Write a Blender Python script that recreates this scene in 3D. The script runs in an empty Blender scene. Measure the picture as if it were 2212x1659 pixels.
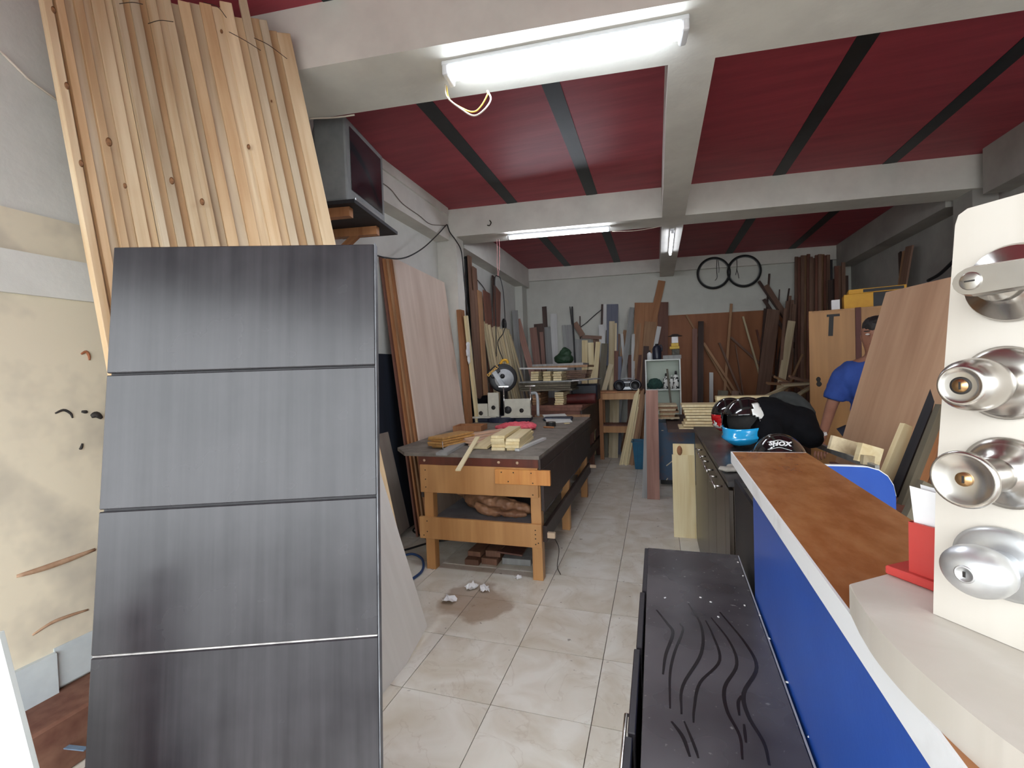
import bpy, bmesh, math, random
from mathutils import Vector, Matrix, Euler
random.seed(11)
SC = bpy.context.scene
COL = SC.collection
PI = math.pi

# ---------------------------------------------------------------- camera
FPX, CXP, CYP, HCAM = 985.0, 1106.0, 829.5, 1.49
def _basis(y, p, r):
    y, p, r = map(math.radians, (y, p, r))
    fw = Vector((-math.sin(y)*math.cos(p), math.cos(y)*math.cos(p), math.sin(p)))
    rt = Vector((math.cos(y), math.sin(y), 0)); up = rt.cross(fw)
    return rt*math.cos(r)+up*math.sin(r), up*math.cos(r)-rt*math.sin(r), fw
RT, UP, FW = _basis(17.6, -1.5, -1.95)
CAM = Vector((0, 0, HCAM))
cd = bpy.data.cameras.new('camera'); cam = bpy.data.objects.new('camera', cd); COL.objects.link(cam)
cd.sensor_width = 36; cd.lens = FPX/2212*36; cd.clip_start = .02; cd.clip_end = 200
m = Matrix((RT, UP, -FW)).transposed().to_4x4(); m.translation = CAM; cam.matrix_world = m
SC.camera = cam

# ---------------------------------------------------------------- daylight and exposure
wd = bpy.data.worlds.new('overcast_sky'); SC.world = wd; wd.use_nodes = True
bg = wd.node_tree.nodes['Background']; bg.inputs[0].default_value = (.92, .97, 1.0, 1); bg.inputs[1].default_value = 4.6
SC.view_settings.view_transform = 'Standard'; SC.view_settings.look = 'None'
SC.view_settings.gamma = 1; SC.view_settings.use_curve_mapping = False
SC.view_settings.exposure = 0.7
LAMP_NEAR, LAMP_FAR = 36.0, 40.0     # emission of the fluorescent lamps

# ---------------------------------------------------------------- photo pixel -> place
def ray(u, v): return FW + RT*((u-CXP)/FPX) - UP*((v-CYP)/FPX)
def onz(u, v, z): r = ray(u, v); return CAM + r*((z-HCAM)/r.z)
def ony(u, v, y): r = ray(u, v); return CAM + r*(y/r.y)
def onx(u, v, x): r = ray(u, v); return CAM + r*(x/r.x)
def onpl(u, v, p, n): r = ray(u, v); n = Vector(n); return CAM + r*((Vector(p)-CAM).dot(n)/r.dot(n))
def depth(P): return (Vector(P)-CAM).dot(FW)
ZOOM = {5: (800, 520, 4.147), 6: (1080, 520, 4.367), 7: (1450, 520, 4.365), 3: (1280, 700, 6.382), 4: (1360, 820, 3.687),
        'A': (820, 760, 4.254), 'B': (820, 980, 4.254), 'R': (1700, 560, 3.318), 'H': (1500, 840, 7.373), 'T': (660, 220, 4.148), 'P': (0, 0, 2.592)}
def zp(k, x, y): o = ZOOM[k]; return (o[0]+x/o[2], o[1]+y/o[2])
SKEW = math.radians(6.7); TS = math.tan(SKEW)
EW = Vector((math.cos(SKEW), math.sin(SKEW), 0)); NW = Vector((-math.sin(SKEW), math.cos(SKEW), 0))
FAR0 = Vector((0, 8.69, 0)); XL = -2.45; XR = 3.15; ZB = 3.10; ZC = 3.42

# ---------------------------------------------------------------- helpers
def lin(c):
    return tuple((x/255/12.92 if x/255 <= .04045 else ((x/255+.055)/1.055)**2.4) for x in c) + (1,)
def tag(o, label=None, cat=None, group=None, kind=None):
    if label: o['label'] = label
    if cat: o['category'] = cat
    if group: o['group'] = group
    if kind: o['kind'] = kind
    return o
def thing(name, label, cat, loc=(0, 0, 0), rotz=0, group=None):
    o = bpy.data.objects.new(name, None); COL.objects.link(o); o.empty_display_size = .05
    o.location = loc; o.rotation_euler = (0, 0, rotz)
    return tag(o, label, cat, group)
def link(name, me, mat, parent=None, loc=(0, 0, 0), R=None, smooth=False):
    o = bpy.data.objects.new(name, me); COL.objects.link(o)
    if mat and not me.materials: me.materials.append(mat)
    if R is not None:
        M4 = R.to_matrix().to_4x4() if isinstance(R, Euler) else R.to_4x4()
        M4 = M4.copy(); M4.translation = Vector(loc); o.matrix_basis = M4
    else: o.location = loc
    if parent: o.parent = parent
    if smooth:
        for p in me.polygons: p.use_smooth = True
    return o
def fin(name, bm, mat, parent=None, loc=(0, 0, 0), R=None, smooth=False):
    me = bpy.data.meshes.new(name); bmesh.ops.recalc_face_normals(bm, faces=bm.faces[:]); bm.to_mesh(me); bm.free()
    return link(name, me, mat, parent, loc, R, smooth)
def bm_box(bm, c, s, R=None):
    M4 = Matrix.Diagonal((s[0], s[1], s[2], 1))
    if R is not None: M4 = (R.to_matrix().to_4x4() if isinstance(R, Euler) else R.to_4x4()) @ M4
    M4 = Matrix.Translation(Vector(c)) @ M4
    return bmesh.ops.create_cube(bm, size=1, matrix=M4)['verts']
def box(name, mat, c, s, R=None, parent=None, bev=0, seg=1):
    bm = bmesh.new(); bm_box(bm, (0, 0, 0), s)
    if bev: bmesh.ops.bevel(bm, geom=bm.edges[:], offset=bev, segments=seg, affect='EDGES', profile=.5)
    return fin(name, bm, mat, parent, c, R, smooth=False)
def frame(zdir, xdir):
    z = Vector(zdir).normalized(); x = Vector(xdir); x = (x - z*x.dot(z)).normalized(); y = z.cross(x)
    return Matrix((x, y, z)).transposed()
def board(name, mat, A, B, wdir, w, t, parent=None, bev=0):
    A, B = Vector(A), Vector(B)
    return box(name, mat, (A+B)/2, (w, t, (B-A).length), frame(B-A, wdir), parent, bev)
def prism(name, mat, pts, z0, z1, parent=None, loc=(0, 0, 0), R=None, bev=0):
    bm = bmesh.new()
    lo = [bm.verts.new((p[0], p[1], z0)) for p in pts]; hi = [bm.verts.new((p[0], p[1], z1)) for p in pts]
    bm.faces.new(lo[::-1]); bm.faces.new(hi); n = len(pts)
    for i in range(n): bm.faces.new((lo[i], lo[(i+1) % n], hi[(i+1) % n], hi[i]))
    if bev: bmesh.ops.bevel(bm, geom=bm.edges[:], offset=bev, segments=1, affect='EDGES')
    return fin(name, bm, mat, parent, loc, R)
def bm_tube(bm, pts, r, seg=8, cap=True):
    pts = [Vector(p) for p in pts]; rings = []; n = len(pts); ref = None
    for i, p in enumerate(pts):
        d = (pts[min(i+1, n-1)]-pts[max(i-1, 0)]).normalized()
        if ref is None: ref = Vector((0, 0, 1)) if abs(d.z) < .9 else Vector((1, 0, 0))
        a = (ref-d*ref.dot(d)).normalized(); ref = a; b = d.cross(a)
        rr = r[i] if isinstance(r, (list, tuple)) else r
        rings.append([bm.verts.new(p+a*rr*math.cos(2*PI*k/seg)+b*rr*math.sin(2*PI*k/seg)) for k in range(seg)])
    for i in range(n-1):
        for k in range(seg): bm.faces.new((rings[i][k], rings[i][(k+1) % seg], rings[i+1][(k+1) % seg], rings[i+1][k]))
    if cap: bm.faces.new(rings[0][::-1]); bm.faces.new(rings[-1])
def tube(name, mat, pts, r, parent=None, seg=8, loc=(0, 0, 0)):
    bm = bmesh.new(); bm_tube(bm, pts, r, seg); return fin(name, bm, mat, parent, loc, None, True)
def spline(pts, n=8):
    pts = [Vector(p) for p in pts]; out = []
    P = [pts[0]*2-pts[1]]+pts+[pts[-1]*2-pts[-2]]
    for i in range(1, len(P)-2):
        for k in range(n):
            t = k/n; a, b, c, d = P[i-1], P[i], P[i+1], P[i+2]
            out.append(.5*((2*b)+(c-a)*t+(2*a-5*b+4*c-d)*t*t+(3*b-a-3*c+d)*t**3))
    return out+[pts[-1]]
def lathe(name, mat, prof, parent=None, loc=(0, 0, 0), R=None, seg=24, smooth=True, sx=1, sy=1):
    bm = bmesh.new(); rings = []
    for r, z in prof:
        if r < 1e-5: rings.append([bm.verts.new((0, 0, z))])
        else: rings.append([bm.verts.new((sx*r*math.cos(2*PI*k/seg), sy*r*math.sin(2*PI*k/seg), z)) for k in range(seg)])
    for a, b in zip(rings, rings[1:]):
        for k in range(seg):
            va = [a[k % len(a)], a[(k+1) % len(a)]] if len(a) > 1 else [a[0]]
            vb = [b[(k+1) % len(b)], b[k % len(b)]] if len(b) > 1 else [b[0]]
            if len(va)+len(vb) > 2: bm.faces.new(va+vb)
    return fin(name, bm, mat, parent, loc, R, smooth)
def text(name, s, mat, size, parent=None, loc=(0, 0, 0), R=None, ext=.0005, bold=0, shear=0):
    cu = bpy.data.curves.new(name, 'FONT'); cu.body = s; cu.size = size; cu.extrude = ext; cu.align_x = 'CENTER'; cu.align_y = 'CENTER'
    cu.offset = bold; cu.shear = shear; cu.resolution_u = 3
    t = bpy.data.objects.new(name, cu); COL.objects.link(t)
    me = bpy.data.meshes.new_from_object(t.evaluated_get(bpy.context.evaluated_depsgraph_get()))
    bpy.data.objects.remove(t); bpy.data.curves.remove(cu)
    return link(name, me, mat, parent, loc, R)
def pbox(name, mat, u0, v0, u1, v1, y, d, parent=None, bev=0, origin=(0, 0, 0)):
    """box whose front stands on the plane y and covers the pixel rectangle"""
    um, vm = (u0+u1)/2, (v0+v1)/2
    x0, x1 = ony(u0, vm, y).x, ony(u1, vm, y).x; z1, z0 = ony(um, v0, y).z, ony(um, v1, y).z
    return box(name, mat, Vector(((x0+x1)/2, y+d/2, (z0+z1)/2))-Vector(origin), (x1-x0, d, z1-z0), None, parent, bev)
def wallpl(kind, d):
    if kind == 'far': return FAR0-NW*d, NW, EW
    if kind == 'left': return Vector((XL+d, 0, 0)), Vector((1, 0, 0)), Vector((0, 1, 0))
    if kind == 'right': return Vector((XR-d, 0, 0)), Vector((1, 0, 0)), Vector((0, 1, 0))
def solve_base(N, p, n, zb):
    # point on plane N through camera, plane (p,n) and z = zb
    A = Matrix((N, n, (0, 0, 1))); b = Vector((N.dot(CAM), n.dot(p), zb)); return A.inverted() @ b
def lean(name, mat, p1, p2, wpx, kind='far', dt=.04, db=.4, t=.02, zb=0, w=None, wtop=None, label=None, cat='board', group=None):
    pt, n, e = wallpl(kind, dt); pb, _, _ = wallpl(kind, db)
    T = onpl(*p1, pt, n); N = ray(*p1).cross(ray(*p2)); B = solve_base(N, pb, n, zb)
    if w is None: w = wpx*depth(T)/FPX
    o = board(name, mat, B, T, e, w, t)
    if label: tag(o, label, cat, group)
    return o
def smooth_angle(o):
    for p in o.data.polygons: p.use_smooth = True
    return o
def copy_tree(o, parent=None):
    c = o.copy(); COL.objects.link(c); c.parent = parent
    for ch in [x for x in bpy.data.objects if x.parent == o]: copy_tree(ch, c)
    return c

# ---------------------------------------------------------------- materials
MATS = {}
def _new(name):
    m = bpy.data.materials.new(name); m.use_nodes = True; nt = m.node_tree
    return m, nt, nt.nodes['Principled BSDF'], nt.nodes.new, nt.links.new
def wood(name, c1, c2, rough=.62, grain=1.0, rnd=.22, coat=0, sheen=0):
    if name in MATS: return MATS[name]
    m, nt, bs, N, L = _new(name)
    tc = N('ShaderNodeTexCoord'); oi = N('ShaderNodeObjectInfo')
    add = N('ShaderNodeVectorMath'); add.operation = 'MULTIPLY_ADD'
    L(oi.outputs['Random'], add.inputs[0]); add.inputs[1].default_value = (7, 5, 9); L(tc.outputs['Object'], add.inputs[2])
    mp = N('ShaderNodeMapping'); mp.inputs['Scale'].default_value = (26*grain, 26*grain, 1.3*grain); L(add.outputs[0], mp.inputs[0])
    n1 = N('ShaderNodeTexNoise'); n1.inputs['Scale'].default_value = 1.0; n1.inputs['Detail'].default_value = 5; n1.inputs['Distortion'].default_value = .7; L(mp.outputs[0], n1.inputs[0])
    mp2 = N('ShaderNodeMapping'); mp2.inputs['Scale'].default_value = (5, 5, 1.1); L(add.outputs[0], mp2.inputs[0])
    n2 = N('ShaderNodeTexNoise'); n2.inputs['Scale'].default_value = 1.0; n2.inputs['Detail'].default_value = 3; L(mp2.outputs[0], n2.inputs[0])
    mx = N('ShaderNodeMath'); mx.operation = 'MULTIPLY_ADD'; L(n2.outputs[0], mx.inputs[0]); mx.inputs[1].default_value = .6; 
    m2 = N('ShaderNodeMath'); m2.operation = 'MULTIPLY'; L(n1.outputs[0], m2.inputs[0]); m2.inputs[1].default_value = .55; L(m2.outputs[0], mx.inputs[2])
    cr = N('ShaderNodeValToRGB'); e = cr.color_ramp.elements; e[0].position = .38; e[0].color = lin(c2); e[1].position = .72; e[1].color = lin(c1); L(mx.outputs[0], cr.inputs[0])
    hs = N('ShaderNodeHueSaturation'); L(cr.outputs[0], hs.inputs['Color'])
    mr = N('ShaderNodeMapRange'); L(oi.outputs['Random'], mr.inputs[0]); mr.inputs[3].default_value = 1-rnd; mr.inputs[4].default_value = 1+rnd*.7; L(mr.outputs[0], hs.inputs['Value'])
    L(hs.outputs[0], bs.inputs['Base Color']); bs.inputs['Roughness'].default_value = rough
    bs.inputs['Coat Weight'].default_value = coat; bs.inputs['Coat Roughness'].default_value = .25
    bp = N('ShaderNodeBump'); bp.inputs['Strength'].default_value = .25; bp.inputs['Distance'].default_value = .004; L(n1.outputs[0], bp.inputs['Height']); L(bp.outputs[0], bs.inputs['Normal'])
    MATS[name] = m; return m
def paint(name, c, c2=None, rough=.6, metal=0, scale=4, lo=.35, hi=.7, bump=.0, detail=4, coat=0, bscale=60, stretch=(1, 1, 1), spec=None):
    """colour c with blotches of c2"""
    if name in MATS: return MATS[name]
    m, nt, bs, N, L = _new(name)
    bs.inputs['Roughness'].default_value = rough; bs.inputs['Metallic'].default_value = metal; bs.inputs['Coat Weight'].default_value = coat
    bs.inputs['Coat Roughness'].default_value = .06
    if spec is not None: bs.inputs['Specular IOR Level'].default_value = spec
    tc = N('ShaderNodeTexCoord'); mp = N('ShaderNodeMapping'); mp.inputs['Scale'].default_value = stretch; L(tc.outputs['Object'], mp.inputs[0])
    if c2:
        n1 = N('ShaderNodeTexNoise'); n1.inputs['Scale'].default_value = scale; n1.inputs['Detail'].default_value = detail; n1.inputs['Roughness'].default_value = .62; L(mp.outputs[0], n1.inputs[0])
        cr = N('ShaderNodeValToRGB'); e = cr.color_ramp.elements; e[0].position = lo; e[0].color = lin(c); e[1].position = hi; e[1].color = lin(c2)
        L(n1.outputs[0], cr.inputs[0]); L(cr.outputs[0], bs.inputs['Base Color'])
    else: bs.inputs['Base Color'].default_value = lin(c)
    if bump:
        n2 = N('ShaderNodeTexNoise'); n2.inputs['Scale'].default_value = bscale; n2.inputs['Detail'].default_value = 3; L(mp.outputs[0], n2.inputs[0])
        bp = N('ShaderNodeBump'); bp.inputs['Strength'].default_value = bump; bp.inputs['Distance'].default_value = .004; L(n2.outputs[0], bp.inputs['Height']); L(bp.outputs[0], bs.inputs['Normal'])
    MATS[name] = m; return m
def glow(name, c, s):
    m, nt, bs, N, L = _new(name); bs.inputs['Emission Color'].default_value = lin(c); bs.inputs['Emission Strength'].default_value = s; bs.inputs['Base Color'].default_value = lin((230, 230, 230))
    MATS[name] = m; return m
W = {}
W['pine'] = wood('fresh_pine', (224, 202, 168), (186, 150, 108), rnd=.2)
W['pine2'] = wood('greyish_pine', (206, 190, 164), (168, 144, 114), rnd=.16)
W['pine3'] = wood('warm_pine', (222, 192, 152), (186, 146, 104), rnd=.16)
W['pale'] = wood('pale_wood', (214, 200, 168), (176, 156, 118))
W['cream'] = wood('cream_pine', (240, 226, 186), (216, 192, 138), rnd=.1)
W['tan'] = wood('tan_wood', (176, 136, 100), (128, 92, 64))
W['orange'] = wood('orange_wood', (180, 126, 84), (144, 94, 58))
W['brown'] = wood('brown_wood', (138, 106, 88), (98, 70, 56))
W['dark'] = wood('dark_wood', (82, 60, 52), (52, 38, 34))
W['red'] = wood('reddish_wood', (128, 84, 68), (92, 56, 46))
W['pink'] = wood('pinkish_wood', (168, 126, 112), (132, 94, 82))
W['gray'] = wood('grey_board', (158, 158, 156), (122, 122, 122), rnd=.14)
W['white'] = wood('white_board', (216, 216, 214), (190, 190, 190), grain=.4, rnd=.06)
W['blue'] = wood('blue_grey_board', (128, 132, 150), (98, 102, 120), grain=.5)
W['olive'] = wood('olive_board', (112, 104, 86), (78, 72, 58))
W['black'] = wood('black_board', (36, 34, 38), (20, 20, 24))
W['ply'] = wood('plywood', (222, 204, 190), (200, 178, 162), grain=.45, rnd=.08)
W['ply2'] = wood('tan_plywood', (196, 158, 126), (166, 126, 96), grain=.45, rnd=.08)
W['mdf'] = wood('brown_hardboard', (164, 106, 70), (136, 84, 52), grain=.3, rnd=.08)
STEEL = paint('brushed_steel', (206, 202, 196), (176, 172, 168), rough=.26, metal=1, scale=9)
CHROME = paint('polished_chrome', (225, 225, 228), None, rough=.12, metal=1)
BRASS = paint('brass_key_plug', (214, 176, 130), (190, 150, 104), rough=.35, metal=1, scale=60)
BLACKP = paint('black_plastic', (22, 22, 25), (32, 32, 36), rough=.42, scale=14)
RUBBER = paint('black_rubber', (20, 20, 20), (30, 30, 30), rough=.7, scale=20)
WHITEP = paint('white_enamel', (225, 226, 222), (205, 206, 202), rough=.4, scale=5)
PAPER = paint('white_paper', (236, 236, 236), (222, 222, 226), rough=.8, scale=6)
# ================================================================ the room
def struct(o, label=None, cat=None): return tag(o, label, cat, None, 'structure')
# tile material: cream marble print, worn, with one brown stain of its own shape
def tile_mat():
    m, nt, bs, N, L = _new('cream_floor_tile')
    geo = N('ShaderNodeNewGeometry'); oi = N('ShaderNodeObjectInfo')
    off = N('ShaderNodeVectorMath'); off.operation = 'MULTIPLY_ADD'; L(oi.outputs['Random'], off.inputs[0]); off.inputs[1].default_value = (40, 31, 17); L(geo.outputs['Position'], off.inputs[2])
    n1 = N('ShaderNodeTexNoise'); n1.inputs['Scale'].default_value = 3.2; n1.inputs['Detail'].default_value = 6; n1.inputs['Distortion'].default_value = 1.2; L(off.outputs[0], n1.inputs[0])
    cr = N('ShaderNodeValToRGB'); e = cr.color_ramp.elements; e[0].position = .3; e[0].color = lin((206, 196, 178)); e[1].position = .62; e[1].color = lin((230, 226, 216)); L(n1.outputs[0], cr.inputs[0])
    # veins
    n3 = N('ShaderNodeTexNoise'); n3.inputs['Scale'].default_value = 2.3; n3.inputs['Detail'].default_value = 7; n3.inputs['Distortion'].default_value = 2.0; L(off.outputs[0], n3.inputs[0])
    v = N('ShaderNodeMath'); v.operation = 'SUBTRACT'; L(n3.outputs[0], v.inputs[0]); v.inputs[1].default_value = .5
    va = N('ShaderNodeMath'); va.operation = 'ABSOLUTE'; L(v.outputs[0], va.inputs[0])
    vr = N('ShaderNodeMapRange'); L(va.outputs[0], vr.inputs[0]); vr.inputs[1].default_value = 0; vr.inputs[2].default_value = .012; vr.inputs[3].default_value = .22; vr.inputs[4].default_value = 0
    mv = N('ShaderNodeMix'); mv.data_type = 'RGBA'; L(vr.outputs[0], mv.inputs[0]); L(cr.outputs[0], mv.inputs[6]); mv.inputs[7].default_value = lin((168, 150, 128))
    # spatters
    n2 = N('ShaderNodeTexNoise'); n2.inputs['Scale'].default_value = 17; n2.inputs['Detail'].default_value = 3; L(geo.outputs['Position'], n2.inputs[0])
    sr = N('ShaderNodeMapRange'); L(n2.outputs[0], sr.inputs[0]); sr.inputs[1].default_value = .70; sr.inputs[2].default_value = .74; sr.inputs[4].default_value = .7
    ms = N('ShaderNodeMix'); ms.data_type = 'RGBA'; L(sr.outputs[0], ms.inputs[0]); L(mv.outputs[2], ms.inputs[6]); ms.inputs[7].default_value = lin((112, 96, 82))
    # stain
    c = onz(1025, 1300, 0)
    sub = N('ShaderNodeVectorMath'); sub.operation = 'SUBTRACT'; L(geo.outputs['Position'], sub.inputs[0]); sub.inputs[1].default_value = c
    ns = N('ShaderNodeTexNoise'); ns.inputs['Scale'].default_value = 3.5; ns.inputs['Detail'].default_value = 4; L(geo.outputs['Position'], ns.inputs[0])
    sc = N('ShaderNodeVectorMath'); sc.operation = 'MULTIPLY'; L(sub.outputs[0], sc.inputs[0]); sc.inputs[1].default_value = (3.6, 3.0, 0)
    ln = N('ShaderNodeVectorMath'); ln.operation = 'LENGTH'; L(sc.outputs[0], ln.inputs[0])
    ad = N('ShaderNodeMath'); ad.operation = 'MULTIPLY_ADD'; L(ns.outputs[0], ad.inputs[0]); ad.inputs[1].default_value = 1.6; L(ln.outputs['Value'], ad.inputs[2])
    st = N('ShaderNodeMapRange'); L(ad.outputs[0], st.inputs[0]); st.inputs[1].default_value = 1.62; st.inputs[2].default_value = 1.42; st.inputs[3].default_value = 0; st.inputs[4].default_value = .62
    mm = N('ShaderNodeMix'); mm.data_type = 'RGBA'; L(st.outputs[0], mm.inputs[0]); L(ms.outputs[2], mm.inputs[6]); mm.inputs[7].default_value = lin((150, 122, 96))
    L(mm.outputs[2], bs.inputs['Base Color']); bs.inputs['Roughness'].default_value = .42; bs.inputs['Specular IOR Level'].default_value = .35
    bp = N('ShaderNodeBump'); bp.inputs['Strength'].default_value = .12; bp.inputs['Distance'].default_value = .004; L(n1.outputs[0], bp.inputs['Height']); L(bp.outputs[0], bs.inputs['Normal'])
    return m
TILE = tile_mat()
GROUT = paint('grey_grout', (120, 110, 100), (82, 74, 66), rough=.9, scale=9)
Y0, Y1 = -1.1, 9.2
floor = struct(box('floor', GROUT, ((XL+XR)/2, (Y0+Y1)/2, -.03), (XR-XL, Y1-Y0, .05)))
TS_ = .45; gx0, gy0 = -1.197, 1.872; tme = {}
for i in range(-3, 10):
    for j in range(-5, 17):
        a0, a1 = max(gx0+i*TS_, XL+.003), min(gx0+(i+1)*TS_, XR-.003); b0, b1 = max(gy0+j*TS_, Y0+.003), min(gy0+(j+1)*TS_, FAR0.y-.002+TS*(gx0+i*TS_))
        if a1-a0 < .05 or b1-b0 < .05: continue
        key = (round(a1-a0, 3), round(b1-b0, 3))
        if key not in tme:
            bm = bmesh.new(); sx, sy = (a1-a0-.004), (b1-b0-.004); bm_box(bm, (0, 0, 0), (sx, sy, .006))
            tme[key] = bpy.data.meshes.new('tile'); bm.to_mesh(tme[key]); bm.free()
        o = link('tile', tme[key], TILE, floor, Vector(((a0+a1)/2, (b0+b1)/2, -.003))-floor.location)
        o.rotation_euler = (random.uniform(-.0015, .0015), random.uniform(-.0015, .0015), 0)
# ground outside the shop front
STREET = paint('street_concrete', (150, 148, 144), (128, 126, 122), rough=.9, scale=2)
struct(box('pavement', STREET, (.3, -9.2, -.06), (26, 16.2, .05)))

# walls
WALLW = paint('white_plaster', (220, 220, 215), (204, 204, 199), rough=.75, scale=2.2, bump=.35, bscale=38)
WALLF = paint('white_far_plaster', (206, 206, 198), (190, 190, 182), rough=.75, scale=1.6, bump=.2, bscale=30)
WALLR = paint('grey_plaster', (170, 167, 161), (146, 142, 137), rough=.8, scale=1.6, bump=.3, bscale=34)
struct(box('wall_left', WALLW, (XL-.1, (Y0+9.3)/2, 1.71), (.2, 9.3-Y0, 3.5)))
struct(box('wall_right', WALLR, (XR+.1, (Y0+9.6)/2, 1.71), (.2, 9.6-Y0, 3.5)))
yf = lambda x: FAR0.y+TS*x
struct(prism('wall_far', WALLF, [(XL, yf(XL)), (XR, yf(XR)), (XR, yf(XR)+.2), (XL, yf(XL)+.2)], -.02, 3.46))
# ceiling with painted stripes
RED = paint('red_ceiling_paint', (170, 66, 78), (140, 50, 64), rough=.55, scale=3.0, lo=.3, hi=.75, stretch=(.35, 3.2, 1), bump=.15, bscale=20)
STRIPE = paint('black_ceiling_paint', (26, 30, 34), (36, 40, 44), rough=.5, scale=4)
ceil = struct(box('ceiling', RED, (.35, 4.1, ZC+.06), (XR-XL, 10.5, .12)))
struct(box('added_front_header', WALLW, (.35, Y0+.05, 3.0), (XR-XL, .3, .84)))  # unseen header, added to darken the reflection in the black panel's top
Y1F, Y1B, Y2F, Y2B = 2.19, 2.62, 5.22, 5.56
for xs in (-1.52, -.63, 1.25, 2.24):
    for ya, yb in ((Y0+.05, Y1F+TS*xs), (Y1B+TS*xs, Y2F+TS*xs), (Y2B+TS*xs, yf(xs)-.05)):
        box('black_stripe', STRIPE, Vector((xs, (ya+yb)/2, ZC-.0015))-ceil.location, (.122, yb-ya, .003), None, ceil)
# beams
BEAM = paint('white_beam_paint', (222, 220, 212), (204, 201, 194), rough=.7, scale=2.4, bump=.3, bscale=26)
def cross(name, y0, y1, z0, z1, lab, xa=XL, xb=XR):
    return struct(prism(name, BEAM, [(xa, y0+TS*xa), (xb, y0+TS*xb), (xb, y1+TS*xb), (xa, y1+TS*xa)], z0, z1), lab, 'beam')
cross('trim_1', Y1F, Y1B, ZB, ZC, 'white concrete cross beam carrying the big near ceiling lamp')
cross('trim_2', Y2F, Y2B, ZB, ZC, 'white concrete cross beam in the middle of the room')
cross('trim_3', FAR0.y-.07, FAR0.y+.01, 3.19, ZC, 'white ledge along the top of the far wall')
xb0, xb1 = .10, .335
struct(prism('trim_4', BEAM, [(xb0, Y1B+TS*xb0), (xb1, Y1B+TS*xb1), (xb1, Y2F+TS*xb1), (xb0, Y2F+TS*xb0)], ZB, ZC), 'white lengthwise beam between the two cross beams', 'beam')
struct(prism('trim_5', BEAM, [(xb0, Y2B+TS*xb0), (xb1, Y2B+TS*xb1), (xb1, yf(xb1)-.07), (xb0, yf(xb0)-.07)], ZB, ZC), 'white lengthwise beam at the back with a short tube lamp', 'beam')
struct(box('trim_6', BEAM, (XL+.085, (Y1B+Y2F)/2-.26, (3.06+ZC)/2), (.17, Y2F-Y1B-.05, ZC-3.06)), 'white ledge beam along the left wall beside the television', 'beam')
struct(box('trim_7', BEAM, (XL+.10, 6.84, (3.06+ZC)/2), (.20, 3.05, ZC-3.06)), 'white ledge beam along the left wall at the back', 'beam')
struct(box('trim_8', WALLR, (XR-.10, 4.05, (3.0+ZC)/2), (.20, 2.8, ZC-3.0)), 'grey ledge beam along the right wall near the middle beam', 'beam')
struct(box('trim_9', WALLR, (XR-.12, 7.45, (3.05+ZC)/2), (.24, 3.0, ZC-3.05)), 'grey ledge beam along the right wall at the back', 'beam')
box('moulding', BEAM, Vector((XL+.18, 3.75, ZC-.045))-Vector((XL+.085, (Y1B+Y2F)/2-.26, (3.06+ZC)/2)), (.02, 2.3, .09), None, bpy.data.objects['trim_6'])
struct(box('trim_10', BEAM, (XL+.125, 5.06, 1.55), (.25, .2, 3.1)), 'white pillar on the left wall under the middle beam', 'pillar')
struct(box('trim_11', WALLF, (XL+.07, 8.24, 1.55), (.14, .3, 3.1)), 'white pillar in the far left corner', 'pillar')
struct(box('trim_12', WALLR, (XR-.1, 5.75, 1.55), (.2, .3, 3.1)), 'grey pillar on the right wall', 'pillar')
# near left wall lining
LINING = paint('dirty_cream_board', (220, 210, 188), (170, 164, 152), rough=.6, scale=2.6, lo=.45, hi=.78)
struct(box('trim_13', LINING, (XL+.008, 1.15, 2.09), (.016, 2.3, .24)), 'dirty beige strip of board on the near left wall above the white rail', 'wall panel')
struct(box('trim_14', WALLW, (XL+.02, 1.15, 1.955), (.04, 2.3, .17)), 'white horizontal rail on the near left wall', 'rail')
lin_ = struct(box('trim_15', LINING, (XL+.01, 1.15, 1.13), (.02, 2.3, 1.49)), 'large dirty cream board lining the near left wall', 'wall panel')
BASEP = paint('blue_grey_skirting', (196, 204, 206), (178, 186, 190), rough=.55, scale=5)
struct(box('baseboard_left', BASEP, (XL+.02, .75, .30), (.04, .9, .17)))
struct(box('baseboard_left', BASEP, (XL+.012, 1.75, .315), (.024, 1.1, .17)))
KERB = paint('brown_concrete_step', (136, 100, 80), (92, 54, 42), rough=.85, scale=5, bump=.4, bscale=16)
struct(box('trim_16', KERB, (XL+.12, .9, .108), (.24, 2.7, .216), None, None, .01), 'brown rough step along the foot of the left wall', 'step')
SMEAR = paint('black_paint_smear', (44, 40, 38), None, rough=.7); SMEARB = paint('brown_paint_smear', (150, 92, 60), None, rough=.7); TAPE = paint('brown_scrape', (156, 122, 96), (176, 146, 120), rough=.8, scale=30)
def mark(nm, mat, pts, r):
    q = [onx(u, v, XL+.021)-lin_.location for u, v in pts]; tube(nm, mat, spline(q, 4), [r*(.5+.5*math.sin(PI*(k+.5)/(len(q)*4-3))) for k in range((len(q)-1)*4+1)], lin_, 5)
mark('paint_mark', SMEAR, [(119, 893), (137, 886), (152, 893), (157, 903)], .006)
mark('paint_mark', SMEAR, [(176, 889), (184, 890), (188, 888)], .008)
mark('paint_mark', SMEAR, [(197, 900), (208, 896), (219, 903)], .015)
mark('paint_mark', SMEAR, [(171, 970), (175, 968), (178, 958)], .006)
mark('paint_mark', SMEARB, [(175, 765), (186, 760), (192, 768), (193, 778)], .007)
mark('scrape_mark', TAPE, [(36, 1245), (90, 1229), (150, 1208), (205, 1187)], .012)
mark('scrape_mark', TAPE, [(70, 1372), (110, 1346), (150, 1330), (190, 1317)], .007)
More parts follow.
